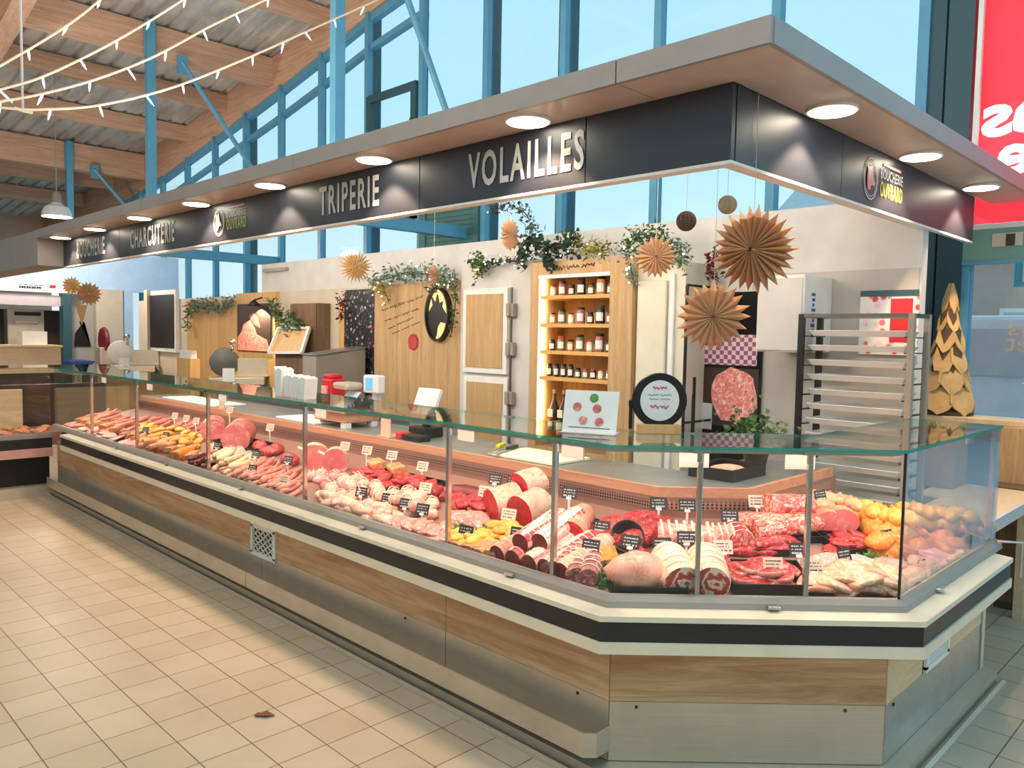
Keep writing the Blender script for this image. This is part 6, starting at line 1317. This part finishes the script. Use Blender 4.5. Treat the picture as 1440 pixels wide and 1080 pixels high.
# ------------------------------------------------------------------ paper decorations
def star(c, R, nrm, n, mat, label, group=None, depth=.35, ztop=2.592, thin=.72, seed=0):
    """folded paper bag star: pleated petals round a centre, thick in the middle"""
    c = Vector(c); w = Vector(nrm).normalized(); u = w.cross(UPV).normalized(); v = u.cross(w); t = thing('paper_star', label, 'paper star', c, group); p = MB(); r = random.Random(seed); d = R*depth
    for k in range(n):
        a = 2*PI*(k+r.uniform(-.12, .12))/n; b_ = PI/n*1.02; Rk = R*r.uniform(.93, 1.05)
        P = lambda rr, an, h: c+u*(rr*math.cos(an))+v*(rr*math.sin(an))+w*h
        s1, s2 = P(R*thin, a-b_, 0), P(R*thin, a+b_, 0); f0, b0 = P(R*.04, a, d*.55), P(R*.04, a, -d*.55); fm, bm = P(R*thin, a, d*.5), P(R*thin, a, -d*.5); tip = P(Rk, a, 0); i1, i2 = P(R*.04, a-b_, d*.1), P(R*.04, a+b_, d*.1); j1, j2 = P(R*.04, a-b_, -d*.1), P(R*.04, a+b_, -d*.1)
        p.add([f0, b0, s1, s2, fm, bm, tip, i1, i2, j1, j2], [(0, 7, 2, 4), (0, 4, 3, 8), (4, 2, 6), (4, 6, 3), (1, 5, 2, 9), (1, 10, 3, 5), (5, 6, 2), (5, 3, 6)])
    p.build('pleats', M[mat], t)
    p = MB(); top = c+v*R*.9; p.tube([c+v*R*.6, top, Vector((top.x, top.y, ztop))], .0012, 4); p.build('string', M['string'], t)
def toward(c, tilt=(0, 0, 0)): return (O-Vector(c)).normalized()+Vector(tilt)
def S_(px, py, x, R, n, mat, label, tilt=(0, 0, 0), **kw): c = at(px, py, x=x); star(c, R, toward(c, tilt), n, mat, label, seed=px, **kw)
S_(1060, 351, 2.78, .168, 26, 'kraft', 'biggest kraft paper star hanging near the canopy corner', (.1, .3, .05), depth=.5)
S_(1002, 445, 2.78, .145, 20, 'kraft', 'pleated kraft paper star hanging below the biggest one', (.1, -.1, -.1), depth=.3)
S_(922, 361, 3.4, .112, 20, 'kraft', 'reddish kraft paper star in front of the greenery beside the spice cabinet', (.1, -.1, 0), ztop=2.62, depth=.3)
S_(717, 330, 3.4, .1, 18, 'kraft', 'narrow kraft paper star seen edge on above the cold room', (1.0, -1.4, 0), ztop=2.62)
S_(500, 375, 3.9, .155, 24, 'kraft_light', 'spiky golden paper star hanging above the floral poster', (.1, .1, 0), ztop=2.62, thin=.55)
S_(610, 386, 3.9, .075, 14, 'kraft', 'small kraft star hanging above the bull medallion', (1.0, -1.3, 0), ztop=2.62)
S_(101, 402, 3.4, .13, 16, 'kraft_light', 'far paper star, left one of the distant cluster', (.2, 0, 0), ztop=2.62); S_(125, 413, 3.4, .16, 18, 'kraft', 'far paper star, right one of the distant cluster', (0, .3, 0), ztop=2.62)
c = at(115, 440, x=3.4); t = thing('paper_cone', 'pale paper cone hanging under the far paper stars', 'paper cone', c); p = MB(); p.lathe([(.004, -.16), (.07, .1), (.066, .1)], c, 12); p.build('cone', M['kraft_light'], t)
p = MB(); p.tube([c+UPV*.1, Vector((c.x, c.y, 2.62))], .001, 4); p.build('string', M['string'], t)
def honey(px, py, x, R, mat, label, ztop=2.592):
    c = at(px, py, x=x); t = thing('paper_ball', label, 'paper ball', c); p = MB(); n_ = 30
    vs = []; fs = []; K = 10
    for i in range(K+1):
        th = PI*i/K
        for k in range(n_): a = 2*PI*k/n_; rr = R*(1 if k % 2 else .9); vs.append((c.x+rr*math.sin(th)*math.cos(a), c.y+rr*math.sin(th)*math.sin(a), c.z+R*math.cos(th)))
    for i in range(K):
        for k in range(n_): j = (k+1) % n_; fs.append((i*n_+k, (i+1)*n_+k, (i+1)*n_+j, i*n_+j))
    p.add(vs, fs); p.build('ball', M[mat], t); p = MB(); p.tube([c+UPV*R*.9, Vector((c.x, c.y, ztop))], .001, 4); p.build('string', M['string'], t)
honey(965, 311, 2.78, .041, 'kraft_brown', 'dark brown honeycomb paper ball hanging by the window'); honey(1023, 288, 2.78, .037, 'kraft_dust', 'dusty beige honeycomb paper ball hanging by the window')
for x, lab in ((3.4, 'thin cable over the stall that the paper stars hang from, the one nearer the canopy'), (3.9, 'thin cable over the stall behind, carrying the golden and the small star')):
    p = MB(); p.tube([(x, 1.55, 2.62), (x, 14.5, 2.62)], .002, 5); o = p.build('hanging_cable', M['rail_grey'], None); tag(o, lab, 'cable')
# ------------------------------------------------------------------ greenery
def garland(label, pts, x, n, size, spread, mat='leaf_green', ratio=.45, lights=0, twigs=4, seed=1, name='garland', extra=None):
    P = [at(a, b_, x=x) for a, b_ in pts]; r = random.Random(seed); t = thing(name, label, 'garland', P[0]); L = [0]
    for a, b_ in zip(P, P[1:]): L.append(L[-1]+(b_-a).length)
    def along(s):
        d = s*L[-1]
        for i in range(len(P)-1):
            if d <= L[i+1] or i == len(P)-2: return P[i].lerp(P[i+1], (d-L[i])/max(1e-6, L[i+1]-L[i]))
    pos = lambda: along(r.random())+Vector((r.gauss(-.02, spread*.5), r.gauss(0, spread*.7), r.gauss(0, spread)))
    p = MB(); leaves(p, [pos() for _ in range(n)], size, r, ratio); p.build('foliage', M[mat], t)
    if extra: p = MB(); leaves(p, [pos() for _ in range(n//3)], size, r, ratio); p.build('foliage', M[extra], t)
    p = MB(); p.tube([q+Vector((-.01, 0, r.gauss(0, .008))) for q in P], .005, 5)
    for _ in range(twigs):
        a = along(r.random()); q = [a]
        for k in range(5): q.append(q[-1]+Vector((r.gauss(-.005, .012), r.gauss(0, spread*.5), r.gauss(spread*.28, spread*.4))))
        p.tube(q, .003, 4)
    p.build('stem', M['twig'], t)
    if lights:
        for _ in range(lights): p = MB(); p.ball(pos()+Vector((-.03, 0, 0)), .006, n=6, rings=4); p.build('fairy_light', M['fairy'], t)
    return t
garland('grey green eucalyptus garland along the top of the oak board', [(520, 398), (545, 392), (575, 384), (605, 386), (645, 392)], 4.68, 420, .05, .045, 'leaf_eucalyptus', .5, 10, 6, 1)
garland('yellow green sprig lit by fairy lights at the left top of the oak board', [(524, 402), (540, 404), (548, 425)], 4.66, 130, .04, .035, 'leaf_gold', .5, 8, 3, 2)  # yellow light on the eucalyptus leaves is put into the leaf colour
garland('thin leafy strand hanging beside the bull medallion', [(600, 408), (628, 398), (643, 410), (640, 440), (636, 470)], 4.66, 90, .05, .022, 'leaf_green', .5, 7, 2, 3)
garland('yellowish bush at the left end of the cold room top', [(666, 366), (680, 372), (676, 384)], 4.62, 220, .04, .035, 'leaf_green', .6, 5, 3, 4, extra='leaf_gold')
garland('thin strand of leaves along the cold room top', [(682, 372), (705, 368), (740, 366)], 4.62, 150, .035, .02, 'leaf_dark', .5, 12, 3, 5)
garland('dark ivy spreading from cold room to spice cabinet', [(735, 366), (748, 335), (770, 350), (800, 350), (815, 330)], 4.52, 260, .055, .05, 'leaf_dark', .75, 8, 8, 6)
garland('ivy hanging over the left top of the spice cabinet', [(768, 358), (775, 372), (782, 374)], 4.42, 70, .045, .025, 'leaf_dark', .75, 0, 2, 7)
garland('pale green sprigs on the right top of the spice cabinet', [(815, 345), (835, 352), (858, 350)], 4.46, 150, .05, .03, 'leaf_gold', .3, 3, 6, 8, extra='leaf_green')
garland('bushy green garland at the right end of the spice cabinet', [(880, 352), (900, 335), (925, 330), (945, 350), (968, 362)], 4.45, 420, .04, .042, 'leaf_green', .45, 14, 8, 9, extra='leaf_eucalyptus')
garland('green sprig hanging between garland and cream door', [(888, 372), (890, 388), (893, 400)], 4.43, 60, .035, .018, 'leaf_eucalyptus', .45, 6, 2, 10)
t = garland('curly bare twigs standing up above the cold room', [(690, 300), (715, 288), (740, 300), (755, 325)], 4.6, 50, .04, .04, 'leaf_dark', .7, 6, 24, 11, 'twig_bundle')
t = garland('dark red berry branch hanging left of the biggest paper star', [(1008, 352), (1002, 368), (998, 380), (1012, 392)], 4.7, 60, .04, .02, 'berry', .6, 0, 6, 12, 'berry_branch', extra='leaf_dark')
garland('frosted garland draped over the pine board on the far wall', [(264, 462), (266, 432), (290, 428), (305, 434), (330, 424)], 4.7, 420, .07, .05, 'leaf_eucalyptus', .4, 0, 4, 13)
garland('green sprigs in front of the dark cupboard', [(384, 424), (392, 440), (400, 452), (425, 458)], 4.56, 240, .06, .05, 'leaf_green', .45, 0, 6, 14, extra='leaf_eucalyptus')
garland('red and green sprig on the timber edge beside the floral poster', [(478, 418), (484, 428), (480, 450)], 4.72, 50, .05, .03, 'berry', .5, 0, 2, 15, extra='leaf_dark')
# ------------------------------------------------------------------ strings of icicle lights under the roof
YS = 6.4
def strand(pts, label, seed):
    P = [at(a, b_, y=YS) for a, b_ in pts]; fine = []
    for i in range(len(P)-1):
        p0, p1, p2, p3 = P[max(i-1, 0)], P[i], P[i+1], P[min(i+2, len(P)-1)]
        for k in range(6):
            s = k/6; fine.append(.5*((2*p1)+(p2-p0)*s+(2*p0-5*p1+4*p2-p3)*s*s+(3*p1-p0-3*p2+p3)*s**3))
    fine.append(P[-1]); t = thing('light_string', label, 'light string', fine[len(fine)//2], 'strings of white icicle lights'); p = MB(); p.tube(fine, .009, 6); p.build('cord', M['cream'], t); r = random.Random(seed)
    acc = .2
    for a, b_ in zip(fine, fine[1:]):
        acc += (b_-a).length
        if acc > .3:
            acc = 0; p = MB(); q = a+Vector((0, 0, -.008)); e = q+Vector((r.gauss(0, .03), r.gauss(0, .03), -.07)); p.tube([q, q.lerp(e, .5), e], .008, 6, rr=[.008, .009, .003]); p.build('icicle', M['lamp_glow'], t)
emit('lamp_glow', (236, 246, 246), 1.3)
strand([(-30, 112), (0, 93), (60, 58), (110, 25), (150, -8)], 'white icicle light string, uppermost of the four under the roof', 1)
strand([(-20, 130), (0, 126), (60, 108), (140, 70), (210, 30), (266, -6)], 'white icicle light string, second from the top under the roof', 2)
strand([(-20, 146), (0, 143), (60, 132), (140, 110), (220, 78), (300, 35), (386, -6)], 'white icicle light string, third from the top under the roof', 3)
strand([(-20, 149), (20, 153), (60, 154), (140, 148), (240, 124), (340, 85), (430, 45), (540, -4)], 'white icicle light string, lowest and longest of the four under the roof', 4)
c = at(32, 156, y=YS); t = thing('hanging_chain', 'thin chain hanging from the roof to the knot of light strings', 'chain', c); p = MB(); p.tube([c, Vector((c.x, c.y, roof(YS)))], .008, 6); p.build('chain', M['paper_grey'], t)
p = MB(); r = random.Random(8); p.tube([c+Vector((-.05, 0, .01)), c, c+Vector((.06, 0, 0))], .011, 6); p.build('knot', M['cream'], t)
# ------------------------------------------------------------------ right hand side: sill, bark tree, side table
zs = 1.123
b = MB(); b.box(5.68, 5.975, .72, 1.95, zs-.035, zs); structure('trim_5', b, M['pale_ply'], bevel=.004)
t = thing('bark_tree', 'cone shaped tree made of bark plates on the window sill', 'ornament', (5.84, 1.66, zs))
p = MB(); p.lathe([(.15, 0), (.14, .06), (.1, .4), (.05, .7), (.01, .86)], (5.84, 1.66, zs), 10); p.build('core', M['bark_dark'], t)
r = random.Random(6); p = MB()
for row in range(6):
    z0 = zs+.02+row*.135; rad = .15*(1-row/6.2)+.002; n_ = 6 if row < 3 else 5 if row < 5 else 4; h_ = .175 if row < 5 else .19
    for k in range(n_):
        a = 2*PI*(k+.5*(row % 2)+r.uniform(-.08, .08))/n_; d = Vector((math.cos(a), math.sin(a), 0)); s = Vector((-d.y, d.x, 0)); w_ = rad*PI/n_*1.12; cc = Vector((5.84, 1.66, z0))+d*(rad+.012)
        up = (UPV*1.0-d*(.3 if row < 5 else .2)).normalized(); nn = s.cross(up); nn = nn if nn.dot(d) > 0 else -nn; wt = w_*(.8 if row < 5 else .15)
        poly = [(-wt, h_), (-w_*1.05, h_*.4), (-w_*.75, .05*r.random()), (-w_*.35, .005), (-w_*.05, -.03*r.random()), (w_*.35, .0), (w_*.7, .03*r.random()), (w_*1.0, h_*.35), (wt, h_)]
        p.prism(poly, 0, .01, frame=(cc, s, up, nn))
p.build('bark_plates', M['bark'], t)
p = MB(); p.lathe([(.165, 0), (.17, .02), (.16, .03)], (5.84, 1.66, zs), 14); p.build('foot', M['bark_dark'], t)
t = thing('side_table', 'pale wood table with light edge standing beyond the counter end', 'table', (5.0, 1.3, 0))
p = MB(); p.box(4.27, 5.39, 1.01, 1.36, .7, .74); p.box(4.76, 5.39, 1.36, 1.5, .7, .74); p.build('top', M['pale_ply'], t); p = MB(); p.box(4.27, 5.39, .99, 1.01, .68, .742); p.build('edge', M['paper_grey'], t)
for (x, y) in ((4.32, 1.06), (5.3, 1.06), (5.3, 1.44), (4.82, 1.44)): p = MB(); p.box(x-.025, x+.025, y-.025, y+.025, 0, .7); p.build('leg', M['pale_ply'], t)
t = thing('sill_cabinet', 'oak boarded cabinet under the window sill', 'cabinet', (5.65, 1.0, 0)); p = MB(); p.box(5.6, 5.97, .74, 1.28, .745, zs-.036); p.build('upper_front', M['oak_z'], t); p = MB(); p.box(5.42, 5.97, .74, 1.24, .05, .744); p.build('lower_front', M['dark_wood'], t); p = MB(); p.box(5.44, 5.97, .76, 1.22, 0, .05); p.build('plinth', M['steel_dark'], t)
a, c = at(1268, 588, x=5.1), at(1345, 612, x=5.1)
t = thing('cardboard_box', 'open cardboard box under the sill below the bark tree', 'box', (5.2, (a.y+c.y)/2, .74)); p = MB(); p.box(5.1, 5.35, c.y, a.y, .741, a.z-.06); p.build('carton', M['kraft'], t); p = MB(); p.box(5.1, 5.11, c.y, a.y, a.z-.06, a.z); p.build('flap', M['pink_panel'], t)
# dry leaf on the floor
q = at(372, 1007, z=0); p = MB(); r = random.Random(3); o_ = [(-.045, 0), (-.03, .018), (-.012, .012), (.004, .024), (.02, .014), (.046, .002), (.024, -.014), (.004, -.02), (-.014, -.012), (-.032, -.015)]
vs = [(x, y, .004+.006*abs(y)/.02+.004*r.random()) for x, y in o_]+[(0, 0, .003)]; p.add([(q.x+.7*x-.7*y, q.y-.7*x-.7*y, z) for x, y, z in vs], [(i, (i+1) % 10, 10) for i in range(10)])
o = p.build('dry_leaf', M['leaf_brown'], None); tag(o, 'small brown dry leaf lying on the floor tiles', 'leaf'); sm = o.modifiers.new('thickness', 'SOLIDIFY'); sm.thickness = .001
